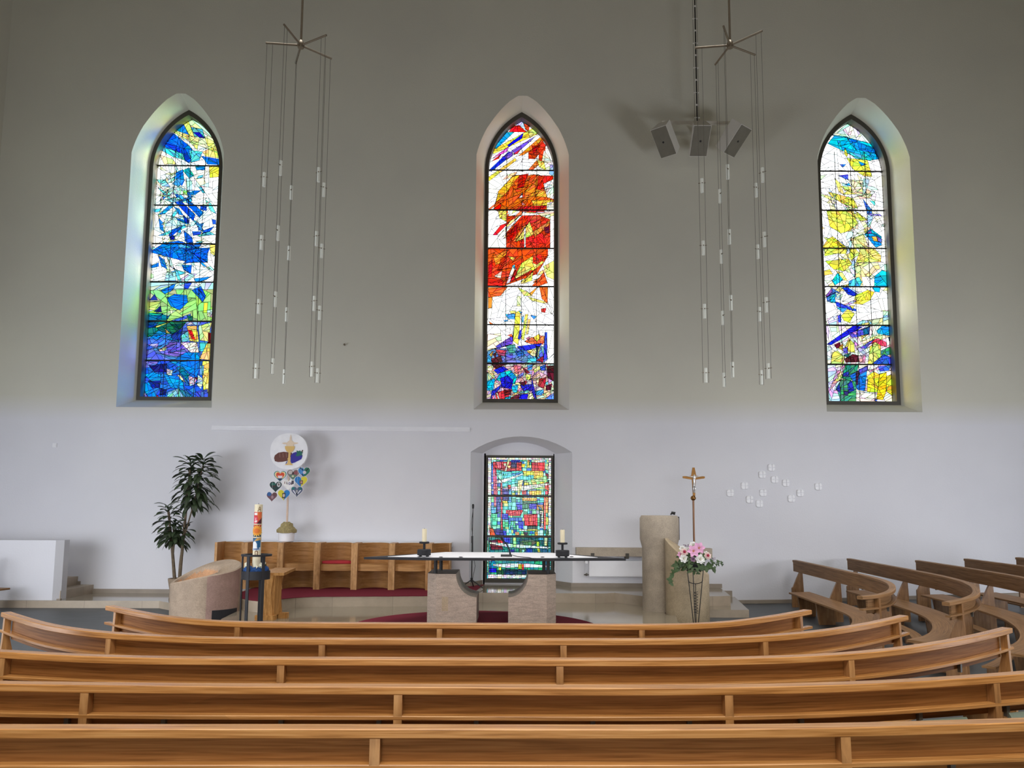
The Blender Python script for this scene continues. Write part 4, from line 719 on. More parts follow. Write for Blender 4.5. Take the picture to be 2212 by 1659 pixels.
LAB = ['golden oak pew farthest from the camera, straight before the stone altar', 'long oak pew second behind the altar, its end by the grey slate aisle',
       'middle one of the five long golden oak pews facing the altar', 'long oak pew with metal hooks and grey green kneeler pads under its shelf', 'nearest long oak pew, its glossy rail cut off by the bottom of the photo']
HOOK = [(), (), (1760, 2060), (163, 382, 601, 822.6, 1045, 1268, 1490, 1720.6, 1971, 2160), (300, 620, 1130, 1450, 2020)]
def curved_ext(pts, length, end, k):
    """carry a path on past the frame with a steady bend"""
    P_ = pts[:] if end else pts[::-1]; d = (P_[-1]-P_[-3]).normalized(); s = 1 if end else -1
    for i in range(int(length/.11)):
        th = s*k*.11; d = Vector((d.x*math.cos(th)-d.y*math.sin(th), d.x*math.sin(th)+d.y*math.cos(th))); P_.append(P_[-1]+d*.11)
    return P_ if end else P_[::-1]
for k in range(5):
    pts = smooth_path([onz(x, y, .97) for x, y in ROW[k]], it=18 if k < 3 else 40)
    n0 = 0
    if k == 2: pts = curved_ext(pts, 1.0, False, .25)
    if k == 3: pts = curved_ext(curved_ext(pts, 2.0, False, .25), 1.6, True, .22)
    if k == 4: pts = curved_ext(curved_ext(pts, 3.0, False, .2), 2.4, True, .2)
    path = Path(pts)
    def dist_at(px, path=path):
        best = 0; bd = 1e9
        for i, p in enumerate(path.p):
            q = RM.transposed() @ (Vector((p.x, p.y, .925))-CAM); e = abs(CXP+FPX*q.x/-q.z-px)
            if e < bd: bd = e; best = path.L[i]
        return best
    po = [dist_at(x) for x in POST[k]]
    if k == 4: po = [po[0]-1.85, po[0], po[1], po[1]+1.9]
    if k == 3: po = [po[0]-1.9]+po+[po[-1]+1.25]
    if k == 2: po = [path.L[-1]*0+.25]+po
    pads = ()
    if k == 3:
        a = dist_at(1985); b = dist_at(2070); c = dist_at(2152); pads = ((a, b), (c, c+.9))
    pew(LAB[k], 'long pews facing the altar', pts, po, 0, path.L[-1], kneeler=False, pads=pads, brackets=[dist_at(x) for x in HOOK[k]])

# pews along the aisle side, curving round towards the altar
def zslope_pt(px, py, h):
    z = h
    for _ in range(8): w = onz(px, py, z); z = h+slope(w.x)
    return onz(px, py, z)
Apx = [(1724,1210),(1784,1222.5),(1841,1235),(1879,1243),(1914,1252),(1931,1259),(1937,1268.5),(1933,1275.5),(1916.5,1283.5),(1890.6,1287.5),(1863.5,1288.5)]
Bpx = [(1841,1206.4),(1956.7,1227),(2044,1243.7),(2091,1255.5),(2114.8,1267.3),(2119,1276.8),(2114.8,1286),(2091,1294),(2051,1301.5)]
Aw = smooth_path([zslope_pt(x, y, .92) for x, y in reversed(Apx)], it=8)
Bw = smooth_path([zslope_pt(x, y, .92) for x, y in reversed(Bpx)], it=8)
def trim_y(pts, ymax): return [p for p in pts if p.y < ymax]
Aw, Bw = trim_y(Aw, 16.1), trim_y(Bw, 16.1)
def offset(pts, d):
    q = Path(pts); r = [q.pt(s, -d, 0).to_2d() for s in q.L]
    return smooth_path(r, it=4)
sidelab = ['brown oak side pew nearest the stone ambo, curved back turned to the aisle', 'curved brown oak side pew, second row out from the ambo', 'brown oak side pew, third row out, its seat end reaching into the aisle',
           'brown oak side pew in the fourth row out, only its straight backrest showing', 'brown oak side pew farthest out by the wall, only its backrest tip showing']
side_paths = [Aw, Bw]
for k in range(3):
    q = offset(Bw, .98*(k+1))
    side_paths.append(trim_y(curved_ext(q, 1.2, True, 0.0), 15.2))
for k, q in enumerate(side_paths):
    pa = Path(q); Lq = pa.L[-1]
    po = [.33, Lq*.34, Lq*.66, Lq-.3]
    pew(sidelab[k], 'curved pews beside the ambo', q, po, 0, Lq, side=True, ref=-.087, brackets=(.75, Lq*.5), open1=.02, s0=.1, s1=1.25, n0=.1, n1=.49, zk=.92/.97)
# a pew on the other side, only its seat end inside the frame
e = at(43, 1266, 14.6)
q = [Vector((-9.3-.43, 15.0-.18*0)), Vector((-9.8, 13.6)), Vector((-10.1, 12.2)), Vector((-10.2, 11.2))]
q = smooth_path([Vector((-9.78, 14.75)), Vector((-9.98, 13.6)), Vector((-10.2, 12.4)), Vector((-10.3, 11.4))], it=4)
pew('brown oak pew by the white parapet, just its seat end showing', 'curved pews beside the parapet', q, [.35, 1.7, 3.0], 0, Path(q).L[-1], side=True, ref=0, kneeler=False)

# ------------------------------------------------------------------ carpets
def offp(poly, d): 
    c = Vector((sum(p[0] for p in poly)/len(poly), sum(p[1] for p in poly)/len(poly)))
    return [tuple(Vector(p)+(c-Vector(p)).normalized()*d) for p in poly]
cp = [(-5.2, 16.46)] + offp(pod, .03) + [P2(1046, 1263, ZUP), (-.86, 16.44)]
tag(MB().slab(cp, ZUP, ZUP+.008).build('carpet', M['carpet']), 'maroon carpet on the raised floor under the wooden stalls', 'carpet')
def circ3(a, b, c):
    ax, ay = a; bx, by = b; cx, cy = c; d = 2*(ax*(by-cy)+bx*(cy-ay)+cx*(ay-by))
    ux = ((ax*ax+ay*ay)*(by-cy)+(bx*bx+by*by)*(cy-ay)+(cx*cx+cy*cy)*(ay-by))/d; uy = ((ax*ax+ay*ay)*(cx-bx)+(bx*bx+by*by)*(ax-cx)+(cx*cx+cy*cy)*(bx-ax))/d
    return ux, uy, math.hypot(ax-ux, ay-uy)
ux, uy, ur = circ3(P2(775, 1343.5, ZLO), P2(1064, 1320.3, ZLO), P2(1278, 1346, ZLO))
ur = min(ur, 2.6); uy = P2(1064, 1320.3, ZLO)[1]-ur
tag(MB().slab([(ux+ur*math.cos(2*PI*i/64), max(10.6, uy+ur*math.sin(2*PI*i/64))) for i in range(64)], ZLO, ZLO+.008).build('carpet', M['carpet']), 'round maroon carpet under the stone altar blocks', 'carpet')
rnd = random.Random(3)
def PX(px, py, Y): w = at(px, py, Y); return w.x, w.z
ZT = ZLO + .008          # top of the carpet by the altar
# ------------------------------------------------------------------ altar
ALZ = 1.2
def Q(px, py): w = onz(px, py, ALZ); return (w.x, w.y)
alt = thing('altar', 'stone altar on two curved blocks with a long pointed dark steel top', 'altar', (-.31, 12.9, ZT))
top = [Q(786, 1203.4), Q(920, 1205.6), Q(1065, 1206.4), Q(1210, 1207), Q(1352, 1206.4), Q(1195, 1194), Q(960, 1192.3)]
MB().slab(top, ALZ-.035, ALZ).build('tabletop', M['steel'], alt)
YA = 12.42; zb_ = at(975, 1240, YA).z
def block(mir):
    f = (lambda px, py: PX(px, py, YA)) if not mir else None
    xs_ = lambda px: at(px, 1280, YA).x
    if not mir:
        xo, xc, xi, xt = xs_(921), xs_(942), xs_(1029.5), xs_(984.5)
    else:
        xo, xc, xi, xt = xs_(1202), xs_(1181), xs_(1098), xs_(1141)
    zi = at(1029, 1290, YA).z; n = 10
    cur = [(xt+(xi-xt)*(1-math.cos(PI/2*i/n)), zb_+(zi-zb_)*math.sin(PI/2*i/n)) for i in range(n+1)]
    fr = [(xc, ZT), (xc, zb_)] + cur + [(xi, ZT)]
    D = .92; m = MB()
    m.extr([(x, YA, z) for x, z in fr], [(x, YA+D, z) for x, z in fr])
    # the bevelled outer cheek
    ck = [(xc, YA), (xo, YA+.16), (xo, YA+D), (xc, YA+D)]
    m.slab(ck, ZT, zb_)
    o = m.build('stone_block', M['altar_stone'], alt)
    return xc, xo
xl = block(False); xr = block(True)
for px, Yp in ((941, YA+.16), (952.5, YA+.7), (1184, YA+.16), (1175, YA+.7)):
    x = at(px, 1225, Yp).x
    MB().cyl((x, Yp, zb_), (x, Yp, ALZ-.03), .03, n=14).cyl((x, Yp, ALZ-.05), (x, Yp, ALZ-.03), .06, n=14).build('table_post', M['black'], alt)
xq, zq = PX(961, 1306, YA); x2, z2 = PX(969, 1290, YA)
MB().box(xq-.05, xq+.05, YA-.004, YA+.01, zq-.1, zq+.12).build('relic_stone', M['sand'], alt)
cl = [Q(838, 1203.1), Q(930, 1204.4), Q(1065, 1205.4), Q(1200, 1205.8), Q(1291, 1204.9), Q(1190, 1194.6), Q(963, 1193.1)]
clo = tag(MB().slab(cl, ALZ+.001, ALZ+.006).build('altar_cloth', M['cloth']), 'white linen cloth lying on the pointed altar top', 'cloth')
for px in (905, 952, 995, 1064, 1172, 1235):
    e_ = Vector(Q(px, 1205.4 if 930 < px < 1200 else 1204.8)); MB().ball((e_.x, e_.y+.035, ALZ+.0135), .015, 10, 6, sq=(2.2, .8, .45)).build('cloth_clip', M['black'], clo)
# candlesticks with candles
YC = onz(915, 1203.6, ALZ+.007).y + .12
def candlestick(px):
    c = at(px, 1198, YC); x = c.x; z0 = ALZ+.007
    k = YC/FPX
    r = thing('candlestick', '', 'candlestick', (x, YC, z0), 'candlesticks on the altar')
    MB().lathe([(.1, z0+.022), (.108, z0+.03), (.108, z0+.108), (.1, z0+.116), (0, z0+.116)], x, YC, 32).build('base', M['steel'], r)
    for i in range(4):
        a = PI/4+PI/2*i; xx, yy = x+.08*math.cos(a), YC+.08*math.sin(a)
        MB().cyl((xx, yy, z0), (xx, yy, z0+.03), .018, n=10).build('foot', M['black'], r)
    MB().cyl((x, YC, z0+.11), (x, YC, z0+.215), .019, n=16).build('stem', M['steel'], r)
    MB().lathe([(.07, z0+.205), (.08, z0+.21), (.08, z0+.232), (.074, z0+.235), (0, z0+.235)], x, YC, 28).build('drip_plate', M['steel'], r)
    return r, x, z0
k1, cx1, cz = candlestick(916)
k1['label'] = 'black iron candlestick at the end of the altar nearer the wooden stalls'
def candle(x):
    m = MB(); z0 = cz+.236
    m.lathe([(.037, z0), (.037, z0+.19), (.033, z0+.2), (.02, z0+.196), (0, z0+.194)], x, YC, 22)
    o = m.build('altar_candle', M['wax']); MB().cyl((x, YC, z0+.192), (x, YC, z0+.212), .003, n=6).build('wick', M['black'], o)
    return o
ca = tag(candle(cx1), 'cream pillar candle on the iron candlestick nearer the stalls', 'candle', 'altar candles')
cx2 = at(1215, 1198, YC).x
k2 = dup(k1, (cx2, YC, cz), label='black iron candlestick at the end of the altar nearer the stone ambo')
dup(ca, (ca.location.x+cx2-cx1, ca.location.y, ca.location.z), label='cream pillar candle on the iron candlestick nearer the stone ambo')
# table microphone
b_ = onz(1094, 1202, ALZ+.008); mi = thing('table_microphone', 'black gooseneck microphone standing on the white altar cloth', 'microphone', b_)
MB().box(b_.x-.09, b_.x+.09, b_.y-.06, b_.y+.06, b_.z, b_.z+.03).build('base', M['black'], mi)
e_ = at(1084, 1163, b_.y-.1)
gp = [Vector((b_.x+.06, b_.y+.02, b_.z+.03)), Vector((b_.x+.05, b_.y+.0, b_.z+.1)), Vector((b_.x+.0, b_.y-.05, b_.z+.2)), Vector((e_.x+.01, e_.y+.01, e_.z-.02))]
MB().tube(gp, [.014, .011, .011, .012], 8).build('gooseneck', M['black'], mi)
MB().cyl(gp[-1]-Vector((-.01, 0, .02)), e_+Vector((-.015, -.02, .03)), .022, .026, 12).build('capsule', M['black'], mi)
cp_ = [onz(1107, 1199, ALZ+.016), onz(1118, 1202.2, ALZ+.016), onz(1132, 1203.6, ALZ+.016), onz(1144, 1204.6, ALZ+.016), onz(1150, 1206.4, ALZ+.018)]
cp_.append(Vector((cp_[-1].x+.03, Q(1160, 1206.8)[1]-.03, ALZ-.0))); cp_.append(cp_[-1]+Vector((.02, 0, -.06)))
MB().tube(cp_, .006, 6).build('cable', M['black'], mi)

# ------------------------------------------------------------------ tall microphone stand
Yk = 16.05; b_ = at(1019, 1250, Yk); zf = ZUP+.008; top_ = at(1019, 1089, Yk).z
ms = thing('microphone_stand', 'tall thin black microphone stand on a tripod beside the niche', 'microphone stand', (b_.x, Yk, zf))
hz = zf+.17
MB().cyl((b_.x, Yk, hz-.04), (b_.x, Yk, zf+.95), .012, n=10).build('lower_tube', M['black'], ms)
MB().cyl((b_.x, Yk, zf+.92), (b_.x, Yk, zf+1.06), .02, n=10).build('clutch', M['black'], ms)
MB().cyl((b_.x, Yk, zf+1.0), (b_.x+.01, Yk, top_-.08), .008, n=8).build('upper_tube', M['black'], ms)
MB().lathe([(.0, top_-.1), (.02, top_-.09), (.024, top_-.03), (.018, top_), (0, top_+.005)], b_.x+.01, Yk, 12).build('capsule', M['black'], ms)
MB().cyl((b_.x, Yk, hz-.05), (b_.x, Yk, hz+.04), .026, n=10).build('hub', M['black'], ms)
for a in (200, 335, 85):
    ex, ey = b_.x+.26*math.cos(math.radians(a)), Yk+.26*math.sin(math.radians(a))
    MB().cyl((b_.x, Yk, hz), (ex, ey, zf+.014), .012, n=8).build('leg', M['black'], ms)
MB().tube([Vector((b_.x+.012, Yk-.01, top_-.1)), Vector((b_.x-.02, Yk-.02, top_-.4)), Vector((b_.x+.014, Yk-.02, zf+1.0)), Vector((b_.x+.02, Yk-.02, zf+.7)), Vector((b_.x+.07, Yk-.02, zf+.45)), Vector((b_.x+.02, Yk-.02, zf+.2))], .005, 6).build('cable', M['black'], ms)

# ------------------------------------------------------------------ choir stalls
YS = 15.62; zs = ZUP+.008
def XS(px): return at(px, 1220, YS).x
dv = [(520.5, 534), (598.7, 611.7), (678, 691.6), (758.5, 772), (839, 852.6), (919.5, 932)]
zt = at(765, 1174, YS).z; zse = at(800, 1219, YS).z
st = thing('choir_stall', 'row of curved wooden stalls with rounded backs along the white wall', 'stall', ((XS(465)+XS(969))/2, 16.0, zs))
ends = [XS(462), XS(969)]
def arc_back(x0, x1, full0, full1, dep=.42, n=14):
    xc = (full0+full1)/2; hw = (full1-full0)/2; r = []
    for i in range(n+1):
        x = x0+(x1-x0)*i/n; t = max(-1, min(1, (x-xc)/hw)); r.append((x, YS+.04+dep*math.sqrt(max(0, 1-t*t*.985))))
    return r
bays = []
xL = [ends[0]+.05]+[XS(b) for a, b in dv]; xR = [XS(a) for a, b in dv]+[ends[1]-.0]
for i in range(7):
    x0, x1 = xL[i], xR[i]
    f0, f1 = x0, x1
    if i == 0: f0 = x1-.66
    if i == 6: f1 = x0+.64
    bk = arc_back(x0, x1, f0, f1)
    th = [(x, y+.025) for x, y in reversed(bk)]
    MB().slab(bk+th, zs, zt+(.0)).build('backrest', M['stall'], st)
    MB().slab([(x, y-.004) for x, y in bk]+[(x, y+.0) for x, y in reversed(bk)], zt-.1, zt-.094).build('back_seam', M['stall_post'], st)
    fr = []
    for j in range(9):
        x = x0+(x1-x0)*j/8; t = (x-(f0+f1)/2)/((f1-f0)/2); fr.append((x, YS+.07-.06*math.sqrt(max(0, 1-min(1, t*t)))))
    seat = fr+[(x, y) for x, y in reversed(bk)]
    MB().slab(seat, zse-.135, zse).build('seat', M['stall'], st)
    if i == 3:
        b2 = [(x, y) for x, y in reversed(bk)]
        cxm = (x0+x1)/2
        pl = [(cxm+(x-cxm)*.97, y+.012) for x, y in fr]+[(cxm+(x-cxm)*.97, y-.03) for x, y in b2 if y > YS+.15]
        cush = MB().slab(pl, zse+.001, zse+.055).build('seat_cushion', M['red'])
        bv = cush.modifiers.new('soft', 'BEVEL'); bv.width = .015; bv.segments = 2
        tag(cush, 'red seat cushion lying in one of the wooden stalls', 'cushion')
for a, b in dv:
    MB().box(XS(a), XS(b), YS-.02, YS+.5, zs, zt+.005).build('divider', M['stall_post'], st)
MB().box(ends[0]-.0, ends[0]+.05, YS-.0, YS+.5, zs, zt+.005).build('end_panel', M['stall_post'], st)
MB().box(ends[1], ends[1]+.02, YS+.1, YS+.5, zs, zt+.005).build('end_panel', M['stall_post'], st)
MB().box(ends[0], ends[1]+.02, YS+.47, YW-.035, zt-.09, zt+.002).build('back_ledge', M['white'], st)
MB().box(ends[0], ends[1]+.02, YS+.47, YS+.5, zs, zt-.09).build('rear_panel', M['stall'], st)

# ------------------------------------------------------------------ flat painted shapes
def disc2(cx, cz, rx, rz=None, n=24, a0=0, a1=2*PI): 
    rz = rz or rx; return [(cx+rx*math.cos(a0+(a1-a0)*i/n), cz+rz*math.sin(a0+(a1-a0)*i/n)) for i in range(n+(0 if a1-a0 > 6.2 else 1))]
def heart(s=1.0, n=40):
    r = []
    for i in range(n):
        t = 2*PI*i/n; r.append((s*.5*(math.sin(t)**3)*1.0, s*(.0315*(13*math.cos(t)-5*math.cos(2*t)-2*math.cos(3*t)-math.cos(4*t)))))
    return r
def art(m, mats, layers, cx, cz, y0, s=1.0, step=.0012):
    """painted layers, each a hair in front of the one before"""
    for i, (p, c) in enumerate(layers):
        mt = paint(c)
        if mt not in mats: mats.append(mt)
        m.face([(cx+x*s, cz+z*s) for x, z in p], y0-step*(i+1), y0-step*i, mats.index(mt))
def clip_heart(poly, s=.97):
    """the part of a convex shape inside the heart (by clipping the heart with it)"""
    P = hull(poly); h = heart(s)
    for i in range(len(P)):
        a, b = P[i], P[(i+1) % len(P)]
        A, B = split(h, a, (b[0]-a[0], b[1]-a[1])); h = A
        if len(h) < 3: return None
    return h
# communion display
YD = 15.98
dcx, dcz = PX(624.5, 975, YD); R_ = 40.3*YD/FPX
px_, pz_ = PX(617.5, 1170, YD); zl = zt+.009
dsp = thing('painted_disc_stand', 'round white painted board with chalice, bread and grapes on a thin stick', 'display', (px_, YD, zl))
def sd(px, py):                                # picture of the board, sketched from its centre in board radii
    return ((px-624.5)/40.3, (975-py)/40.3)
def Zp(lst): return [sd(570+a/10.37, 930+b/10.37) for a, b in lst]
m = MB(); mats = [paint((240, 240, 244))]
m.face([(dcx+R_*(abs(math.cos(t))**.9)*math.copysign(1, math.cos(t)), dcz+R_*(abs(math.sin(t))**.9)*math.copysign(1, math.sin(t))*.97) for t in [2*PI*i/48 for i in range(48)]], YD-.02, YD+.05)
lay_ = [(Zp([(240,620),(255,560),(330,500),(450,478),(560,490),(640,500),(640,560),(545,680),(430,705),(330,710),(262,690)]), (104, 58, 48))]
for x in (365, 440, 515): lay_.append((Zp([(x-14,512),(x+4,508),(x+14,600),(x,608)]), (134, 96, 84)))
lay_ += [(Zp([(500,745),(530,690),(548,690),(520,748)]), (52, 44, 140)),
 (Zp([(612,690),(615,560),(660,505),(720,480),(800,500),(878,560),(855,640),(800,670),(710,718),(640,740)]), (44, 36, 150)),
 (Zp([(722,570),(750,520),(738,448),(790,462),(815,445),(840,470),(885,490),(862,520),(868,560),(815,560),(780,580)]), (24, 104, 90)),
 (Zp([(845,480),(870,430),(888,440),(870,485)]), (84, 58, 44)),
 (Zp([(405,288),(450,270),(520,270),(545,240),(575,222),(580,160),(598,85),(618,160),(622,222),(660,248),(682,268),(750,270),(778,284),(740,300),(680,308),(672,350),(510,350),(500,308),(450,308)]), (228, 208, 184)),
 (Zp([(476,352),(700,352),(690,410),(660,465),(612,495),(605,600),(612,625),(602,670),(625,735),(680,775),(480,775),(545,735),(560,670),(540,640),(560,610),(562,500),(512,462),(484,410)]), (224, 186, 112))]
for p, c in lay_:
    art(m, mats, [(p, c)], dcx, dcz, YD-.02-.0012*len(mats), R_)
m.build('painted_board', mats, dsp, sharp=20)
MB().cyl((px_, YD+.03, zl+.1), (dcx+.0, YD+.03, dcz-R_*.9), .022, n=8).build('stick', M['stick'], dsp)
MB().lathe([(.135, zl), (.15, zl+.01), (.165, zl+.14), (.16, zl+.19), (.12, zl+.19)], px_, YD+.03, 24).build('white_pot', M['cloth'], dsp)
wl = MB(); wl.lathe([(.13, zl+.17), (.2, zl+.19), (.205, zl+.24), (.16, zl+.29), (.13, zl+.3), (.12, zl+.36), (.06, zl+.4), (0, zl+.4)], px_, YD+.03, 18, zf=lambda x, y, z: z+.012*math.sin(x*60)*math.sin(y*50))
wl.build('wool_filling', M['wool'], dsp)
# paper hearts on threads
HS = 24.0*YD/FPX
hearts = [
 (605.2, 1027.6, 1.0, 'paper heart with teal, yellow and red rainbow bands', (60, 130, 140), [(heart(.84), (232, 214, 150)), (heart(.66), (214, 74, 40)), ([(-.2, .0), (.2, .0), (.12, -.2), (-.12, -.2)], (226, 214, 222)), ([(-.2, -.2), (.2, -.2), (.0, -.4)], (30, 40, 90))]),
 (633, 1024.5, .95, 'grey and brick red collage paper heart directly under the painted board', (120, 108, 104), [(disc2(-.22, .15, .18, .16, 9), (196, 188, 186)), (disc2(.25, .12, .18, .17, 9), (140, 78, 84)), (disc2(0, .08, .09, .1, 8), (60, 36, 40)), ([(-.3, -.05), (.3, -.05), (.0, -.45)], (92, 130, 110)), (disc2(.0, -.16, .1, .08, 8), (214, 212, 176))]),
 (656.8, 1019.4, .93, 'sky blue and green paper heart with black bars, highest on the threads', (48, 132, 200), [(clip_heart([(.0, 1), (1, 1), (1, -1), (0, -1)], .99), (30, 110, 84)), ([(-.38, .34), (-.3, .38), (-.05, .16), (-.12, .1)], (20, 30, 44)), ([(.12, .12), (.38, .36), (.4, .28), (.18, .04)], (20, 40, 34)), (disc2(.04, -.04, .15, .14, 9), (200, 196, 206)), ([(-.22, -.18), (-.14, -.16), (.04, -.42), (-.02, -.42)], (18, 22, 30))]),
 (595.5, 1050.2, .95, 'dark green and black paper heart with a pale round picture', (16, 48, 50), [(disc2(-.2, .16, .2, .12, 10), (26, 96, 84)), ([(-.3, .05), (.02, .05), (-.1, -.1)], (64, 36, 34)), (disc2(.25, .12, .15, .2, 10), (190, 190, 192)), (disc2(.25, .14, .08, .1, 8), (120, 104, 100))]),
 (622.8, 1046, .95, 'white paper heart with small dark letters', (234, 232, 230), []),
 (650, 1039.4, .98, 'half blue half yellow paper heart, blue on the side of the stick', (28, 120, 190), [(clip_heart([(.02, 1), (1, 1), (1, -1), (.02, -1)], .99), (216, 202, 52)), ([(-.12, .05), (.16, .08), (.16, -.24), (-.08, -.24)], (106, 74, 76)), (disc2(.04, -.08, .07, .1, 8), (186, 150, 140))]),
 (641.4, 1060.6, .9, 'teal and violet paper heart with white diagonal strokes', (84, 92, 120), [(disc2(-.33, .22, .14, .13, 9), (24, 112, 112)), (disc2(.28, .2, .15, .14, 9), (22, 96, 104)), ([(-.36, .04), (-.26, .08), (.0, -.3), (-.06, -.36)], (216, 216, 226)), ([(.36, .06), (.28, .1), (.04, -.22), (.1, -.26)], (216, 216, 226)), (disc2(0, -.02, .1, .14, 8), (160, 160, 164)), (disc2(0, -.26, .08, .07, 8), (30, 34, 44))]),
 (613.2, 1068, .93, 'half yellow half blue paper heart with a framed face, lowest by the stick', (214, 202, 48), [(clip_heart([(.02, 1), (1, 1), (1, -1), (.02, -1)], .99), (24, 118, 188)), ([(-.13, .1), (.13, .14), (.13, -.3), (-.13, -.32)], (50, 44, 44)), (disc2(.0, -.09, .09, .14, 10), (206, 186, 174))]),
 (587.4, 1072, .82, 'maroon and blue paper heart, farthest from the stick', (110, 74, 84), [(disc2(-.26, .2, .2, .2, 10), (40, 90, 150)), (disc2(.04, -.08, .12, .16, 9), (158, 128, 136)), (disc2(.24, .16, .14, .14, 9), (96, 62, 62))]),
]
for i, (hx, hy, sz, lab, base, ly) in enumerate(hearts):
    yy = YD-.06-.014*i; x, z = PX(hx, hy, yy); m = MB(); mats = [paint((238, 238, 240))]
    s_ = HS*sz*1.16
    m.face([(x+a*s_, z+b*s_) for a, b in heart(1.04)], yy, yy+.006)
    art(m, mats, [(heart(.98), base)]+[q for q in ly if q[0]], x, z, yy, s_)
    if i == 4:                                  # the few letters
        for t, ch in enumerate(('I', 'L', 'O', 'L')):
            gx = x+(-.32+.17*t)*s_; gz = z+(.02 - .02*t)*s_; u = .05*s_; cc = ((120, 50, 40), (60, 40, 60), (90, 80, 130), (120, 90, 100))[t]
            mt = paint(cc); mats.append(mt) if mt not in mats else None; k = mats.index(mt); ya, yb = yy-.0026, yy-.0012
            if ch in 'IL': m.face([(gx, gz), (gx+u, gz), (gx+u, gz+4*u), (gx, gz+4*u)], ya, yb, k)
            if ch == 'L': m.face([(gx+u, gz), (gx+2.2*u, gz), (gx+2.2*u, gz+u), (gx+u, gz+u)], ya, yb, k)
            if ch == 'O':
                ro = disc2(gx+1.4*u, gz+1.6*u, 1.7*u, 2.3*u, 14); ri = disc2(gx+1.4*u, gz+1.6*u, .7*u, 1.2*u, 14)
                for q in range(14): m.face([ro[q], ro[(q+1) % 14], ri[(q+1) % 14], ri[q]], ya, yb, k)
        mt = paint((70, 64, 76)); mats.append(mt)
        m.face([(x+.24*s_, z-.02*s_), (x+.44*s_, z+.02*s_), (x+.44*s_, z+.3*s_), (x+.26*s_, z+.3*s_)], yy-.0026, yy-.0012, len(mats)-1)
    o = m.build('paper_heart', mats, sharp=20); tag(o, lab, 'paper heart', 'paper hearts under the painted board')
    th = min(z+s_*.9, dcz-R_*.45) if abs(x-dcx) < R_ else z+.3
    MB().cyl((x, yy+.003, z+.2*s_), (x+(dcx-x)*.0, yy+.003, max(z+.3*s_, dcz-R_*.6)), .0012, n=4).build('thread', M['cloth'], o)

# ------------------------------------------------------------------ things on the wall
def rail():
    a = PX(458, 924.5, YW); b = PX(1015.5, 928, YW)
    m = MB(); zc = (a[1]+b[1])/2
    for z0, z1, d in ((-.03, .045, .018), (-.008, .012, .04), (-.045, -.03, .035), (.04, .05, .03)): m.box(a[0], b[0], YW-d, YW+.0, zc+z0, zc+z1)
    return m.build('picture_rail', M['white'])
tag(rail(), 'long slim white hanging rail on the wall above the stalls', 'rail')
x, z = PX(119, 962, YW); tag(MB().box(x-.045, x+.045, YW-.02, YW, z-.045, z+.045).box(x-.03, x+.03, YW-.026, YW-.02, z-.03, z+.03).build('light_switch', M['white']), 'small white square switch alone on the white wall', 'switch')
x, z = PX(745, 746, YW); tag(MB().cyl((x, YW, z), (x, YW-.05, z+.005), .01, n=8).ball((x, YW-.06, z+.008), .022, 10, 6).build('wall_hook', M['chand']), 'tiny dark hook alone on the plain wall between two tall windows', 'hook')
tiles = [(1577,1065,'small white relief square nearest the crucifix'), (1608,1049.5,'small white relief square second from the crucifix, raised above its neighbours'), (1646,1025.5,'small white relief square just below the topmost one'), (1666,1010,'topmost small white relief square of the group'),
 (1673,1036,'small white relief square in the middle, right under the topmost one'), (1697,1043,'small white relief square in the upper middle, on the side of the lone outlying square'), (1648,1064.5,'small white relief square in the centre of the group'), (1619,1079,'lower small white relief square, one of a pair nearest the crucifix'),
 (1640,1088,'lowest small white relief square of the group'), (1709,1077,'lower small white relief square next to the pair at the far end'), (1728,1065,'small white relief square between the low one and the lone outlying one'), (1767,1051,'lone small white relief square farthest from the crucifix')]
def relief():
    m = MB(); n = 17; s = .158; vs = []; fs = []
    for j in range(n):
        for i in range(n):
            u, v = (i/(n-1)-.5)*2, (j/(n-1)-.5)*2
            # rounded-square outline
            q = max(abs(u), abs(v)); r = (abs(u)**4+abs(v)**4)**.25; f = q/r if r > 1e-6 else 1
            g = min(abs(u-.12), abs(v)); h = .034
            if g < .06: h = .012
            e_ = 1-q
            if e_ < .01: h = 0
            elif e_ < .1: h = min(h, .026)
            vs.append((u*f*s/2, -h, v*f*s/2))
    for j in range(n-1):
        for i in range(n-1): fs.append((j*n+i, j*n+i+1, (j+1)*n+i+1, (j+1)*n+i))
    m.add(vs, fs); return m
x, z = PX(tiles[0][0], tiles[0][1], YW)
r0 = MB().add([(a+x, b+YW, c+z) for a, b, c in relief().v], relief().f).build('wall_relief', paint((246, 246, 250)), org=Vector((x, YW, z)), sharp=50)
tag(r0, tiles[0][2], 'wall relief', 'twelve white relief squares')
for px, py, lab in tiles[1:]:
    x, z = PX(px, py, YW); dup(r0, (x, YW, z), label=lab)
# stone ledge, radiator
YL_ = 16.28
xa, za = PX(1245, 1183, YL_); xb, zb2 = PX(1539, 1207, YL_)
ld = thing('stone_ledge', 'brown stone wall ledge running behind the ambo over the radiator', 'ledge', ((xa+xb)/2, YW-.12, zb2))
MB().box(xa, xb, YL_, YW-.004, zb2+.035, za).build('ledge_slab', M['sand_grey'], ld)
for px in (1280, 1355):
    x = at(px, 1200, YL_).x; MB().box(x-.035, x+.035, YL_-.02, YL_+.03, zb2-.0, zb2+.1).box(x-.03, x+.03, YL_-.0, YW-.004, zb2-.015, zb2+.036).build('bracket', M['frame'], ld)
Yr = 16.36
ra = thing('radiator', 'flat white panel radiator under the stone ledge', 'radiator', (at(1340, 1230, Yr).x, Yr+.05, at(1340, 1246, Yr).z))
x0, z1_ = PX(1272.5, 1211, Yr); x1, z0_ = PX(1480, 1246.5, Yr)
MB().box(x0, x1, Yr, Yr+.09, z0_, z1_).box(x0+.02, x1-.02, Yr-.006, Yr, z0_+.03, z1_-.02).build('panel', M['white'], ra)
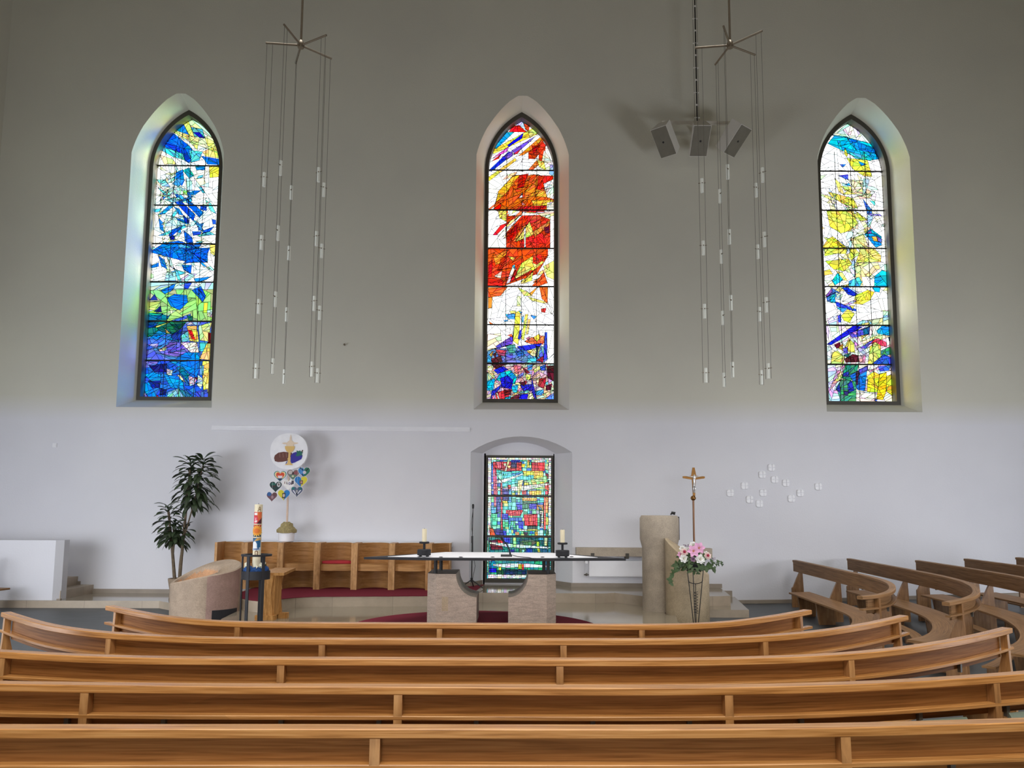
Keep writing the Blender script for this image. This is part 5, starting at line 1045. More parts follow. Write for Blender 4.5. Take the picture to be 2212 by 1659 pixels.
for dx in (-.02, -.055):
    MB().cyl((x0+dx, Yr+.05, z0_+.03), (x0+dx, Yr+.05, z1_-.02), .009, n=8).build('pipe', M['white'], ra)
MB().cyl((x0-.06, Yr-.03, z1_-.03), (x0-.06, Yr+.06, z1_-.03), .032, n=16).build('valve', M['white'], ra)
MB().ball((x0-.05, Yr+.03, z0_+.035), .03, 10, 6).cyl((x0-.1, Yr+.06, z0_+.03), (x0, Yr+.06, z0_+.03), .014, n=8).build('pipe_union', M['wire'], ra)
for dx in (.1, x1-x0-.1): MB().box(x0+dx-.02, x0+dx+.02, Yr+.09, YW-.004, z0_+.05, z0_+.25).build('wall_bracket', M['white'], ra)

# ------------------------------------------------------------------ ambo
ab = thing('ambo', 'pale sandstone ambo, tall half drum joined to a lower slant-topped drum', 'lectern', (2.95, 14.3, 0))
Yt = 14.4; kx = Yt/FPX
xc_, _ = PX(1425.5, 1250, Yt); ztp = at(1425, 1114, Yt-.3).z; zbr = at(1390, 1180, Yt-.1).z; zbr2 = at(1390, 1172, Yt-.1).z
r_lo = 37*kx; r_hi = 41.3*kx
def zsl(x, y, z): return z
MB().lathe([(r_lo, ZLO), (r_lo, zbr-.02), (r_hi, zbr2+.06), (r_hi, ztp-.05), (r_hi-.03, ztp), (0, ztp)], xc_, Yt, 48).build('tall_drum', M['sand_grey'], ab)
Yl = 13.85; xl_ = at(1485, 1290, Yl).x; rl = 45.3*(Yl-.0)/FPX
zA = at(1440, 1163, Yl-.0).z; zB = at(1531, 1237, Yl).z
g_x = (zB-zA)/(2*rl)
def ztop(x, y, z):
    if z < .5: return z
    return zA+(x-(xl_-rl))*g_x+(y-Yl)*.3 - (.02 if z < 1 else 0)
MB().lathe([(rl*1.0, .0), (rl, .9), (rl-.025, 1.5), (0, 1.5)], xl_, Yl, 56, zf=ztop).build('low_drum', M['sand'], ab)
xm, zm = PX(1465.5, 1140, Yt-.02)
MB().box(xc_+r_hi-.004, xc_+r_hi+.008, Yt-.05, Yt+.12, at(1466, 1166, Yt).z, ztp-.02).build('reading_desk_edge', M['black'], ab)
mh = thing('lectern_microphone', 'small black microphone head on top of the tall ambo drum', 'microphone', (at(1453, 1113, Yt).x, Yt, ztp))
xb_, zb_2 = PX(1449, 1112, Yt); xt_, zt_ = PX(1453.5, 1107, Yt)
MB().tube([Vector((xb_, Yt, ztp+.015)), Vector((xb_+.01, Yt, ztp+.035)), Vector((xt_, Yt, ztp+.05))], .014, 8).build('neck', M['black'], mh)
MB().cyl((xt_-.03, Yt, ztp+.055), (xt_+.04, Yt-.02, ztp+.04), .024, .03, 12).build('capsule', M['black'], mh)

# ------------------------------------------------------------------ processional cross
Yx = 15.0; zfl = ZUP
xs0 = at(1500.5, 1250, Yx).x; xs1, zs1 = PX(1497.7, 1080, Yx); xk, zk = PX(1497.5, 1076, Yx)
kk = Yx/FPX
cr = thing('processional_cross', 'tall gilt crucifix on a copper shaft behind the flowers', 'cross', (xs1, Yx, zfl))
MB().lathe([(.16, zfl), (.16, zfl+.02), (.03, zfl+.06), (.03, zfl+.12)], xs1, Yx, 20).build('foot_plate', M['copper'], cr)
MB().cyl((xs1, Yx, zfl+.06), (xs1, Yx, zk-.03), .019, n=14).build('shaft', M['copper'], cr)
MB().ball((xk, Yx, zk), 5.6*kk, 18, 12).build('knob', M['brass'], cr)
xcz, zct = PX(1498, 1010, Yx); zca = PX(1498, 1030.5, Yx)[1]; zcb = zk+.03
m = MB(); 
m.face([(xcz-.02, zcb), (xcz+.02, zcb), (xcz+.036, zca-.05), (xcz+.2, zca-.028), (xcz+.215, zca-.02), (xcz+.215, zca+.012), (xcz+.05, zca+.024), (xcz+.02, zct), (xcz-.02, zct), (xcz-.05, zca+.024), (xcz-.215, zca+.014), (xcz-.215, zca-.018), (xcz-.2, zca-.026), (xcz-.036, zca-.05)], Yx-.014, Yx+.014)
m.build('cross', M['brass'], cr)
def skin_body(name, verts, edges, radii, mat, parent, sub=2):
    org = origin_of(parent); me = bpy.data.meshes.new(name); me.from_pydata([tuple(Vector(v)-org) for v in verts], edges, [])
    o = bpy.data.objects.new(name, me); COL.objects.link(o); o.parent = parent; me.materials.append(mat)
    o.modifiers.new('skin', 'SKIN'); sv = me.skin_vertices if me.skin_vertices else None
    if not me.skin_vertices: me.attributes
    for k, r in zip(me.skin_vertices[0].data, radii): k.radius = (r, r)
    me.skin_vertices[0].data[0].use_root = True
    s = o.modifiers.new('sub', 'SUBSURF'); s.levels = sub; s.render_levels = sub
    for p in me.polygons: p.use_smooth = True
    return o
yb = Yx-.035; zc0 = zca
def bp(dx, dz, dy=0): return (xcz+dx, yb+dy, zc0+dz)
vb = [bp(0, -.16), bp(.002, -.1), bp(0, -.03), bp(0, .005), bp(.006, .03, -.01), bp(.006, .05, -.012),
      bp(-.05, .0), bp(-.11, .012), bp(-.17, .02), bp(.05, .0), bp(.11, .012), bp(.17, .02), bp(-.018, -.23, -.015), bp(-.008, -.31), bp(.018, -.23, -.015), bp(.008, -.31)]
eb = [(0, 1), (1, 2), (2, 3), (3, 4), (4, 5), (3, 6), (6, 7), (7, 8), (3, 9), (9, 10), (10, 11), (0, 12), (12, 13), (0, 14), (14, 15)]
skin_body('corpus', vb, eb, [.022, .02, .026, .016, .017, .012, .012, .009, .006, .012, .009, .006, .014, .008, .014, .008], M['silver'], cr)

# ------------------------------------------------------------------ flowers on a wire stand
Yf = 12.95; kf = Yf/FPX
fx = at(1503, 1345, Yf).x
fs = thing('flower_stand', 'thin black wire tripod with a spiral under the bouquet', 'plant stand', (fx, Yf, 0))
zt2 = at(1500, 1232, Yf).z; rt = 17.5*kf
for a in (195, 345, 90):
    p1 = Vector((fx+rt*math.cos(math.radians(a)), Yf+rt*math.sin(math.radians(a)), zt2)); p0 = Vector((fx+.03*math.cos(math.radians(a)), Yf+.03*math.sin(math.radians(a)), .012))
    MB().cyl(p0, p1, .007, n=8).build('leg', M['black'], fs)
zr = at(1500, 1258, Yf).z
MB().tube([Vector((fx-.12*math.cos(t), Yf-.03, zr-.06*math.sin(t)*1.0+.04)) for t in [PI*i/12 for i in range(13)]], .006, 6).build('bow', M['black'], fs)
MB().cyl((fx, Yf-.03, .012), (fx, Yf-.03, zr-.02), .006, n=6).build('centre_rod', M['black'], fs)
zs0, zs1_ = at(1503, 1325, Yf).z, at(1503, 1277, Yf).z
MB().tube([Vector((fx+.033*math.cos(t), Yf-.03+.033*math.sin(t), zs0+(zs1_-zs0)*t/(2*PI*8))) for t in [2*PI*8*i/128 for i in range(129)]], .0045, 5).build('spiral', M['black'], fs)
MB().tube([Vector((fx+rt*math.cos(t), Yf+rt*math.sin(t), zt2)) for t in [2*PI*i/24 for i in range(24)]], .007, 6, closed=True).build('ring', M['black'], fs)
MB().tube([Vector((fx+.035*math.cos(t), Yf+.035*math.sin(t), .012)) for t in [2*PI*i/16 for i in range(16)]], .009, 6, closed=True).lathe([(.0, 0), (.05, 0), (.05, .012), (0, .012)], fx, Yf, 14).build('foot_ring', M['black'], fs)
bq = thing('bouquet', 'bouquet of white and pink flowers with trailing ivy on a wire stand', 'bouquet', (fx, Yf, zt2+.009))
MB().lathe([(0, zt2+.009), (.1, zt2+.009), (.15, zt2+.06), (.16, zt2+.11), (.0, zt2+.11)], fx, Yf, 20).build('dish', M['black'], bq)
def frame_of(d):
    d = Vector(d).normalized(); a = d.orthogonal().normalized(); return a, d.cross(a), d
def petal(m, c, d, roll, ln, wd, lift, cup, mi=0):
    a, b, n = frame_of(d); u = a*math.cos(roll)+b*math.sin(roll); v = n.cross(u); rows = 5; vs = []
    for i in range(rows+1):
        t = i/rows; w_ = wd*math.sin(PI*min(.97, .12+.85*t))**.8
        p = Vector(c)+u*(ln*t*math.cos(lift))+n*(ln*t*math.sin(lift)+cup*t*t)
        for k in (-1, 0, 1): vs.append(p+v*(w_*k)+n*(abs(k)*w_*.35))
    m.add(vs, [(i*3+k, i*3+k+1, (i+1)*3+k+1, (i+1)*3+k) for i in range(rows) for k in (0, 1)], mi)
def flower(kind, px, py, Y, rad, d=(0, -1, .35)):
    c = at(px, py, Y); m = MB()
    if kind == 'white_rose' or kind == 'pink_rose' or kind == 'mauve_rose':
        cols = {'white_rose': ((246, 246, 244), (238, 236, 226)), 'pink_rose': ((240, 214, 208), (206, 84, 116)), 'mauve_rose': ((168, 132, 160), (140, 104, 138))}[kind]
        for lay2, (nn, l, lf) in enumerate(((7, 1.0, .25), (6, .8, .7), (5, .55, 1.05), (3, .34, 1.3))):
            for i in range(nn): petal(m, c, d, 2*PI*i/nn+lay2*.5, rad*l, rad*.42, lf, -rad*.12*(lay2 == 0), 0 if lay2 < 2 else 1)
        mats = [paint(cols[0]), paint(cols[1])]
    elif kind == 'lily':
        for i in range(6): petal(m, c, d, PI/3*i+.3, rad*1.15, rad*.36, .45, -rad*.3, 0)
        for i in range(6):
            a, b, n = frame_of(d); t = PI/3*i
            m.cyl(c, Vector(c)+(a*math.cos(t)+b*math.sin(t))*rad*.2+n*rad*.45, rad*.03, n=5, mi=1)
        m.ball(c, rad*.16, 8, 5, 1); mats = [paint((226, 168, 206)), paint((206, 150, 96))]
    else:                                         # lilac sprig
        for i in range(26):
            m.ball((c.x+rnd.uniform(-1, 1)*rad, c.y+rnd.uniform(-.6, .6)*rad, c.z+rnd.uniform(-.5, .6)*rad), rad*.14, 6, 4)
        mats = [paint((140, 118, 140))]
    return m.build(kind if kind != 'sprig' else 'lilac_sprig', mats, bq)
for a in (('white_rose', 1497, 1179, Yf+.02, .075), ('white_rose', 1474, 1186, Yf-.05, .06), ('white_rose', 1477, 1207, Yf-.14, .078), ('white_rose', 1512, 1208, Yf-.16, .088), ('white_rose', 1525, 1196, Yf-.06, .045), ('white_rose', 1486, 1186, Yf-.02, .035),
          ('pink_rose', 1478, 1193, Yf-.12, .07), ('pink_rose', 1528.5, 1201, Yf-.12, .066), ('lily', 1497.5, 1191, Yf-.14, .105), ('lily', 1509.5, 1184.5, Yf-.1, .1), ('lily', 1470, 1199, Yf-.08, .06),
          ('mauve_rose', 1497, 1208, Yf-.15, .052), ('sprig', 1482, 1181, Yf+.03, .06), ('sprig', 1540, 1208, Yf, .04), ('sprig', 1499, 1181, Yf+.07, .05)):
    flower(*a)
def ivy_leaf(m, c, d, up, s):
    n = Vector(d).normalized(); u = (Vector(up)-n*Vector(up).dot(n)).normalized(); v = n.cross(u)
    sh = [(0, -.1), (.35, -.3), (.5, .0), (.32, .2), (.3, .5), (0, 1.0), (-.3, .5), (-.32, .2), (-.5, .0), (-.35, -.3)]
    vs = [Vector(c)+n*(.12*s)]+[Vector(c)+v*(a*s)+u*(b*s) for a, b in sh]
    m.add(vs, [(0, 1+i, 1+(i+1) % 10) for i in range(10)])
m = MB()
for i in range(120):
    a = rnd.uniform(0, 2*PI); r = rnd.uniform(.05, .27); hgt = rnd.uniform(-.03, .33)*(1-r*1.6)
    c = Vector((fx+r*math.cos(a)*1.15, Yf+r*math.sin(a)*.7, zt2+.05+hgt))
    ivy_leaf(m, c, (math.cos(a)*.6, math.sin(a)*.6-.7, rnd.uniform(.1, .9)), (math.cos(a), math.sin(a)*.4, rnd.uniform(-.9, .3)), rnd.uniform(.05, .085))
m.build('foliage', M['ivy'], bq)
def vine(pts, leaf, n):
    m = MB(); P_ = [at(*p) for p in pts]; sm = smooth_path3(P_); m.tube(sm, .004, 5)
    for i in range(n):
        p = sm[int((len(sm)-1)*(i+.6)/n)]
        ivy_leaf(m, p+Vector((rnd.uniform(-.03, .03), -.01, rnd.uniform(-.03, .03))), (rnd.uniform(-.5, .5), -1, rnd.uniform(0, .5)), (rnd.uniform(-1, 1), 0, rnd.uniform(-1, .4)), leaf*rnd.uniform(.7, 1.2))
    m.build('ivy_vine', M['ivy'], bq)
def smooth_path3(P_, n=24):
    out = []
    for i in range(n+1):
        t = i/n*(len(P_)-1); k = min(int(t), len(P_)-2); out.append(P_[k].lerp(P_[k+1], t-k))
    for _ in range(4): out = [out[0]]+[(out[i-1]+out[i]*2+out[i+1])/4 for i in range(1, n)]+[out[-1]]
    return out
vine([(1480, 1218, Yf-.1), (1462, 1222, Yf-.15), (1453, 1238, Yf-.16), (1446, 1250, Yf-.16), (1449, 1260, Yf-.16)], .07, 15)
vine([(1475, 1216, Yf-.1), (1458, 1217, Yf-.1), (1468, 1230, Yf-.12)], .085, 7)
vine([(1530, 1214, Yf-.05), (1543, 1214, Yf-.05), (1553, 1216, Yf-.05), (1563, 1219, Yf-.05)], .06, 8)
vine([(1528, 1218, Yf-.05), (1536, 1224, Yf-.06), (1545, 1230, Yf-.06)], .09, 4)
vine([(1515, 1222, Yf-.12), (1523, 1230, Yf-.13), (1526, 1236, Yf-.13)], .085, 5)
vine([(1488, 1222, Yf-.14), (1488, 1235, Yf-.15), (1512, 1234, Yf-.16)], .07, 6)

# ------------------------------------------------------------------ font
Yo = 13.85; fo = thing('baptismal_font', 'round sandstone font with a slanted top hollowed into two basins', 'font', (at(444.5, 1280, Yo).x, Yo, 0))
fxc = at(444.5, 1280, Yo).x; fr_ = 70.5*Yo/FPX
zL, zR = at(377, 1253, Yo).z, at(515, 1224, Yo).z
gx_ = (zR-zL)/(2*fr_); gy_ = .11; zc_ = (zL+zR)/2
def plane(x, y): return zc_-.005+(x-fxc)*gx_+(y-Yo)*.2+.25*(y-Yo)**2
m = MB(); n = 64
ringb = [(fxc+fr_*.985*math.cos(2*PI*i/n), Yo+fr_*.985*math.sin(2*PI*i/n)) for i in range(n)]
ringt = [(fxc+fr_*math.cos(2*PI*i/n), Yo+fr_*math.sin(2*PI*i/n)) for i in range(n)]
vs = [(x, y, 0) for x, y in ringb]+[(x, y, plane(x, y)-.02) for x, y in ringt]
fsx = [(i, (i+1) % n, n+(i+1) % n, n+i) for i in range(n)]
mi_ = []
m.add(vs, fsx[:0])
for i in range(n):
    a = 2*PI*(i+.5)/n; xx = fxc+fr_*math.cos(a)
    pink = (math.sin(a) < 0 and xx > fxc+.42*fr_)
    m.add([vs[k] for k in fsx[i]], [(0, 1, 2, 3)], 1 if pink else 0)
m.add([(x, y, 0) for x, y in ringb], [tuple(reversed(range(n)))])
# hollowed top
K = 26; vs = []
def hollow(x, y):
    u, v = (x-fxc)/fr_, (y-Yo)/fr_
    d1 = math.hypot((u+.27)/.6, (v+.02)/.72); d2 = math.hypot((u-.62)/.3, (v-.02)/.55); h = 0
    if d1 < 1: h = max(h, .26*(1-d1**3))
    if d2 < 1: h = max(h, .06*(1-d2**4))
    return h
for j in range(K+1):
    q = j/K; rr = fr_*(1-q) if j else fr_
    for i in range(n):
        a = 2*PI*i/n; x, y = fxc+rr*math.cos(a), Yo+rr*math.sin(a)
        vs.append((x, y, plane(x, y)-(.02 if j == 0 else 0)-(hollow(x, y) if j > 1 else 0)))
for j in range(K):
    for i in range(n):
        ids = (j*n+i, j*n+(i+1) % n, (j+1)*n+(i+1) % n, (j+1)*n+i); c = vs[ids[0]]
        u, v = (c[0]-fxc)/fr_, (c[1]-Yo)/fr_
        inb = j > 1 and math.hypot((u+.27)/.6, (v+.02)/.72) < .97
        m.add([vs[k] for k in ids], [(0, 1, 2, 3)], 2 if inb else 0)
m.build('font_drum', [M['font_stone'], M['sand_pink'], M['sand_orange']], fo, sharp=30)
# dark metal inset with a cross-shaped cut
def on_cyl(px, py): 
    w_ = at(px, py, Yo); s_ = max(-.99, min(.99, (w_.x*(Yo-fr_*.7)/Yo-fxc)/fr_)); a = math.asin(s_); return a, at(px, py, Yo-fr_*math.cos(a)).z
a0, z0 = on_cyl(462, 1319); a1, z1 = on_cyl(505, 1313)
m = MB(); r1 = fr_+.012; steps = 10
vs = []
for i in range(steps+1):
    a = a0+(a1-a0)*i/steps
    for rr, zz_ in ((r1, .01), (r1, z0+(z1-z0)*i/steps), (r1-.03, z0+(z1-z0)*i/steps), (r1-.03, .01)):
        vs.append((fxc+rr*math.sin(a), Yo-rr*math.cos(a), zz_))
m.add(vs, [(i*4+k, (i+1)*4+k, (i+1)*4+(k+1) % 4, i*4+(k+1) % 4) for i in range(steps) for k in range(4)]+[(0, 1, 2, 3), tuple(steps*4+k for k in (3, 2, 1, 0))])
door = m.build('metal_door', M['steel'], fo)
m = MB(); am, zm_ = on_cyl(493, 1337)
for da0, da1, dz0, dz1 in ((-.025, .025, -.1, .07), (-.075, .075, -.02, .03)):
    vs = [(fxc+rr*math.sin(am+da), Yo-rr*math.cos(am+da), zm_+dz) for rr in (r1+.006, r1-.006) for da, dz in ((da0, dz0), (da1, dz0), (da1, dz1), (da0, dz1))]
    m.add(vs, [(0, 1, 2, 3), (7, 6, 5, 4), (0, 4, 5, 1), (1, 5, 6, 2), (2, 6, 7, 3), (3, 7, 4, 0)])
m.build('cross_cut', M['black'], door)

# ------------------------------------------------------------------ paschal candle
Yp = 12.35; kp = Yp/FPX; pcx = at(554.5, 1199, Yp).x
zr0 = at(554.5, 1199, Yp).z; zb0 = at(554.5, 1235, Yp-.2).z; zb1 = at(554.5, 1253.5, Yp-.2).z
rp = 28.5*kp
ps = thing('paschal_candle_stand', 'dark steel stand with a top ring and flower bowl for the painted candle', 'candle stand', (pcx, Yp, ZLO))
def ringm(r0, r1, z0, z1, n=40): return MB().lathe([(r0, z0), (r1, z0), (r1, z1), (r0, z1), (r0, z0)], pcx, Yp, n, cap=False)
ringm(rp-.03, 31.5*kp, zr0-.014, zr0+.014).build('top_ring', M['steel'], ps)
MB().lathe([(0, zb1), (rp+.004, zb1), (rp+.004, zb0), (rp-.008, zb0), (rp-.008, zb1+.02), (0, zb1+.02)], pcx, Yp, 40).build('bowl', M['steel'], ps)
for a in (186, 254, 88, 318):
    c = Vector((pcx+rp*math.cos(math.radians(a)), Yp+rp*math.sin(math.radians(a)), 0)); t = Matrix.Translation(c) @ Matrix.Rotation(math.radians(a+90), 4, 'Z')
    MB().box(-.024, .024, -.009, .009, ZLO, zr0, M=t).build('leg', M['steel'], ps)
r_ = 8.4*kp; zt_c = at(557.5, 1089.5, Yp).z; zc0_ = zb1+.021
pc = thing('paschal_candle', 'tall white candle painted with sun, tomb and red picture panels', 'candle', (pcx, Yp, zc0_))
MB().lathe([(r_, zc0_), (r_, zt_c-.004), (r_-.006, zt_c), (.02, zt_c-.006), (0, zt_c-.008)], pcx, Yp, 32).build('candle_body', M['wax'], pc)
MB().cyl((pcx, Yp, zt_c-.01), (pcx, Yp, zt_c+.02), .004, n=6).build('wick', M['black'], pc)
def wrap(polys, name):
    """flat picture wrapped round the candle: (outline in candle-radius units by metres, colour)"""
    m = MB(); mats = []
    for i, (p, c) in enumerate(polys):
        mt = paint(c)
        if mt not in mats: mats.append(mt)
        rr = r_+.0007*(i+1)
        if len(p) == 2:
            (x0, z0), (x1, z1) = p; q = [(x0, z0), (x1, z0), (x1, z1), (x0, z1)]
        else: q = p
        xs_ = sorted(set([min(a for a, b in q)+(max(a for a, b in q)-min(a for a, b in q))*t/12 for t in range(13)]))
        for xa_, xb_ in zip(xs_, xs_[1:]):
            P_ = hull(q); A, B = split(P_, (xa_, 0), (0, -1)); A2, B2 = split(A, (xb_, 0), (0, 1)) if len(A) > 2 else ([], [])
            if len(A2) < 3 or area(A2) < 1e-9: continue
            m.add([(pcx+rr*math.sin(a), Yp-rr*math.cos(a), b) for a, b in A2], [tuple(range(len(A2)))], mats.index(mt))
    return m.build(name, mats, pc)
def zc(py): return at(557.5, py, Yp-r_).z
A_ = 1.25
z0, z1 = zc(1131.5), zc(1106)
wrap([([(-A_, z0), (A_, z1)], (214, 62, 60)), ([(-A_, z0), (.1, z0), (.1, z0+.1), (-A_, z0+.12)], (224, 86, 108)), ([(-.1, z1), (A_, z1), (A_, z0+.09), (.45, z0+.05)], (228, 112, 60)), ([(-.75, z1-.05), (.1, z1-.05), (.1, z1-.012), (-.75, z1-.012)], (244, 238, 236)), ([(-.05, z0), (A_, z0), (A_, z0+.1), (.7, z0+.05)], (86, 28, 40)), ([(-.7, z0+.035), (.15, z0+.055), (.1, z0+.035), (-.2, z0+.022)], (244, 240, 236)), ([(-.3, z0+.04), (-.2, z0+.04), (-.2, z0+.09), (-.3, z0+.09)], (244, 240, 236))], 'red_picture')
z0, z1 = zc(1160), zc(1133.5); cz_ = (z0+z1)/2
sun = []
for i in range(16):
    a = 2*PI*i/16; ro, ri = .1, .062
    sun.append(([(.12+ri/r_*math.cos(a-.2), cz_+ri*math.sin(a-.2)), (.12+ro/r_*math.cos(a), cz_+ro*math.sin(a)), (.12+ri/r_*math.cos(a+.2), cz_+ri*math.sin(a+.2))], (246, 206, 90)))
wrap([([(-A_, z0), (A_, z1)], (190, 60, 50)), ([(-A_, z0), (A_, z0), (A_, z0+.04), (-A_, z0+.075)], (20, 66, 104))]+sun+[([(.12+.068/r_*math.cos(2*PI*i/20), cz_+.068*math.sin(2*PI*i/20)) for i in range(20)], (240, 160, 50)), ([(.12+.04/r_*math.cos(2*PI*i/16), cz_+.04*math.sin(2*PI*i/16)) for i in range(16)], (226, 120, 40))], 'sun_picture')
z0, z1 = zc(1189), zc(1162)
wrap([([(-A_, z0), (A_, z1)], (40, 104, 150)), ([(-A_, z1-.05), (-.3, z1-.0), (-A_, z1)], (26, 60, 100)), ([(-.5, z1-.05), (.3, z1), (A_, z1), (A_, z1-.03), (.3, z1-.045)], (206, 164, 90)), ([(-A_, z0), (A_, z0), (A_, z0+.05), (-A_, z0+.03)], (190, 206, 224)), ([(-.95, z0+.03), (-.95, z0+.11), (-.6, z0+.14), (-.1, z0+.14), (.25, z0+.1), (.3, z0+.03)], (240, 244, 248)), ([(-.9, z0+.022), (.6, z0+.03), (.9, z0+.02), (.2, z0+.012)], (30, 74, 140)), ([(.45, z0+.03), (.5, z0+.11), (.25, z0+.15), (.5, z0+.15), (.75, z0+.1), (.75, z0+.03)], (24, 90, 140))], 'tomb_picture')
def strokes(segs, u0, zz0, su, sz, wd, col, name):
    pl = []
    for (x0, y0), (x1, y1) in segs:
        dx, dy = x1-x0, y1-y0; l = math.hypot(dx, dy); nx, ny = -dy/l*wd, dx/l*wd
        pl.append(([(u0+(a)*su, zz0+b*sz) for a, b in ((x0-nx, y0-ny), (x1-nx, y1-ny), (x1+nx, y1+ny), (x0+nx, y0+ny))], col))
    return wrap(pl, name)
gold = (140, 104, 54)
strokes([((0, 0), (.3, .35)), ((.3, .35), (.45, .9)), ((.45, .9), (.62, 1.0)), ((.62, 1), (.8, .8)), ((.8, .8), (.9, 0)), ((.35, .42), (.85, .42)), ((0, 0), (.16, .02)), ((.8, 0), (1, 0))], .12, zc(1104.5), .78, .07, .09, gold, 'alpha_sign')
strokes([((0, 0), (.3, 0)), ((.3, 0), (.12, .45)), ((.12, .45), (.2, .85)), ((.2, .85), (.5, 1)), ((.5, 1), (.8, .85)), ((.8, .85), (.88, .45)), ((.88, .45), (.7, 0)), ((.7, 0), (1, 0))], -.25, zc(1198.5), .85, .062, .1, (110, 70, 36), 'omega_sign')
# flower ring in the bowl
fw = thing('flower_ring', 'ring of blue cloth and small white blossoms in the steel bowl', 'flowers', (pcx, Yp, zb1+.022))
m = MB(); nseg = 40
pts = [Vector((pcx+.145*math.cos(2*PI*i/nseg), Yp+.145*math.sin(2*PI*i/nseg), zb0+.012+.016*math.sin(i*2.3))) for i in range(nseg)]
m.tube(pts, .052, 10, closed=True); m.build('blue_cloth', M['blue'], fw)
m = MB(); lf = MB()
for i in range(15):
    a = rnd.choice([rnd.uniform(-2.9, -2.4), rnd.uniform(-1.7, -.4), rnd.uniform(-1.4, -.2), rnd.uniform(.5, 2)]); c = Vector((pcx+.15*math.cos(a), Yp+.15*math.sin(a), zb0+.065+rnd.uniform(-.012, .04)))
    mm = MB()
    for k in range(5): petal(mm, c, (rnd.uniform(-.3, .3), -1, .5), 2*PI*k/5, .034, .017, .5, 0)
    mm.build('blossom', paint((236, 234, 214)), fw)
    for k in range(3): ivy_leaf(lf, c+Vector((rnd.uniform(-.03, .03), 0, -.02)), (rnd.uniform(-.5, .5), -1, .5), (rnd.uniform(-1, 1), 0, rnd.uniform(-1, 1)), .036)
lf.build('leaves', M['ivy'], fw)

# ------------------------------------------------------------------ small oak table
Yt2 = 12.98
tb = thing('side_table', 'small light oak table on an hourglass pedestal behind the painted candle', 'table', (at(598, 1300, Yt2).x, Yt2, ZLO))
zq0 = at(600, 1238, Yt2-.2).z
def TQ(px, py): w_ = onz(px, py, zq0); return (w_.x, w_.y)
pr, pl_ = TQ(613.5, 1237.5), TQ(638.6, 1226.3)
e1 = Vector(pl_)-Vector(pr); lf_ = Vector(TQ(566, 1237.3)); 
poly = [tuple(lf_), pr, pl_, tuple(lf_+e1)]
MB().slab(poly, zq0-.045, zq0).build('tabletop', M['table_wood'], tb)
cxm = sum(p[0] for p in poly)/4; cym = sum(p[1] for p in poly)/4
def hourglass(x0, x1, wx, y0, y1, name):
    zb_t = ZLO+.07; zm2 = ZLO+.44
    pf = [(x0, zb_t), (x0+wx, zm2), (x0-.0, zq0-.045), (x1+.0, zq0-.045), (x1-wx, zm2), (x1, zb_t)]
    MB().face(pf, y0, y1).build(name, M['table_wood'], tb)
xa_, xb_ = at(561, 1300, 12.8).x, at(590, 1300, 12.8).x
hourglass(xa_, xb_, .035, 12.78, 12.83, 'pedestal_board')
hourglass(xb_+.0, at(611, 1300, 13.05).x, .045, 13.0, 13.05, 'pedestal_board')
MB().slab([(xb_-.03, 12.8), (xb_+.02, 12.8), (xb_+.06, 13.04), (xb_+.0, 13.04)], ZLO+.07, zq0-.045).build('pedestal_web', M['table_wood'], tb)
MB().box(xa_-.06, xb_+.05, 12.76, 12.86, ZLO, ZLO+.075).build('foot', M['table_wood'], tb)
MB().box(xb_-.02, at(623, 1330, 13.05).x, 12.97, 13.08, ZLO, ZLO+.09).build('foot', M['table_wood'], tb)

# ------------------------------------------------------------------ dracaena
Yd = 15.75; dx_ = at(385, 1270, Yd).x
pt = thing('potted_dracaena', 'tall two-headed dracaena with drooping dark leaves in a stone tub', 'plant', (dx_, Yd, ZLO))
zp1 = at(380, 1249, Yd).z; rp_ = 21*Yd/FPX
MB().lathe([(rp_*.82, ZLO), (rp_*.86, ZLO+.03), (rp_*.78, ZLO+.12), (rp_, zp1-.03), (rp_*1.0, zp1), (rp_*.86, zp1), (rp_*.84, zp1-.04), (0, zp1-.04)], dx_, Yd, 28).build('tub', M['terra'], pt)
def PD(px, py, dy=0): return at(px, py, Yd+dy)
def stem(pts, r):
    MB().tube(smooth_path3([PD(*p) for p in pts], 14), [r*(1-.3*i/14) for i in range(15)], 8).build('stem', M['bark'], pt)
stem([(377, 1250), (374, 1210), (371.5, 1180), (364, 1105)], .036)
stem([(388, 1250), (393, 1195), (400, 1120), (411, 1012)], .034)
stem([(386, 1250), (389, 1200), (401, 1148), (420, 1085), (440, 1000)], .018)
stem([(374, 1195), (376, 1175), (374, 1140)], .02)
def leaf(m, c, az, el, ln, wd, droop):
    d = Vector((math.cos(az)*math.cos(el), math.sin(az)*math.cos(el), math.sin(el))); sd_ = Vector((-math.sin(az), math.cos(az), 0)); p = Vector(c); vs = []; n = 8
    tw = rnd.uniform(-.7, .7)
    for i in range(n+1):
        t = i/n; w_ = wd*(.16+.84*math.sin(PI*min(1, max(0, (t-.18)/.82)))**.75) if t > .18 else wd*.18
        if i == n: w_ = wd*.04
        up = sd_.cross(d).normalized(); s2 = (sd_*math.cos(tw*t)+up*math.sin(tw*t))
        vs += [p-s2*w_+up*w_*.25, p, p+s2*w_+up*w_*.25]
        p = p+d*(ln/n); d = (d+Vector((0, 0, -droop/n*(1+1.4*t)))).normalized()
    m.add(vs, [(i*3+k, i*3+k+1, (i+1)*3+k+1, (i+1)*3+k) for i in range(n) for k in (0, 1)])
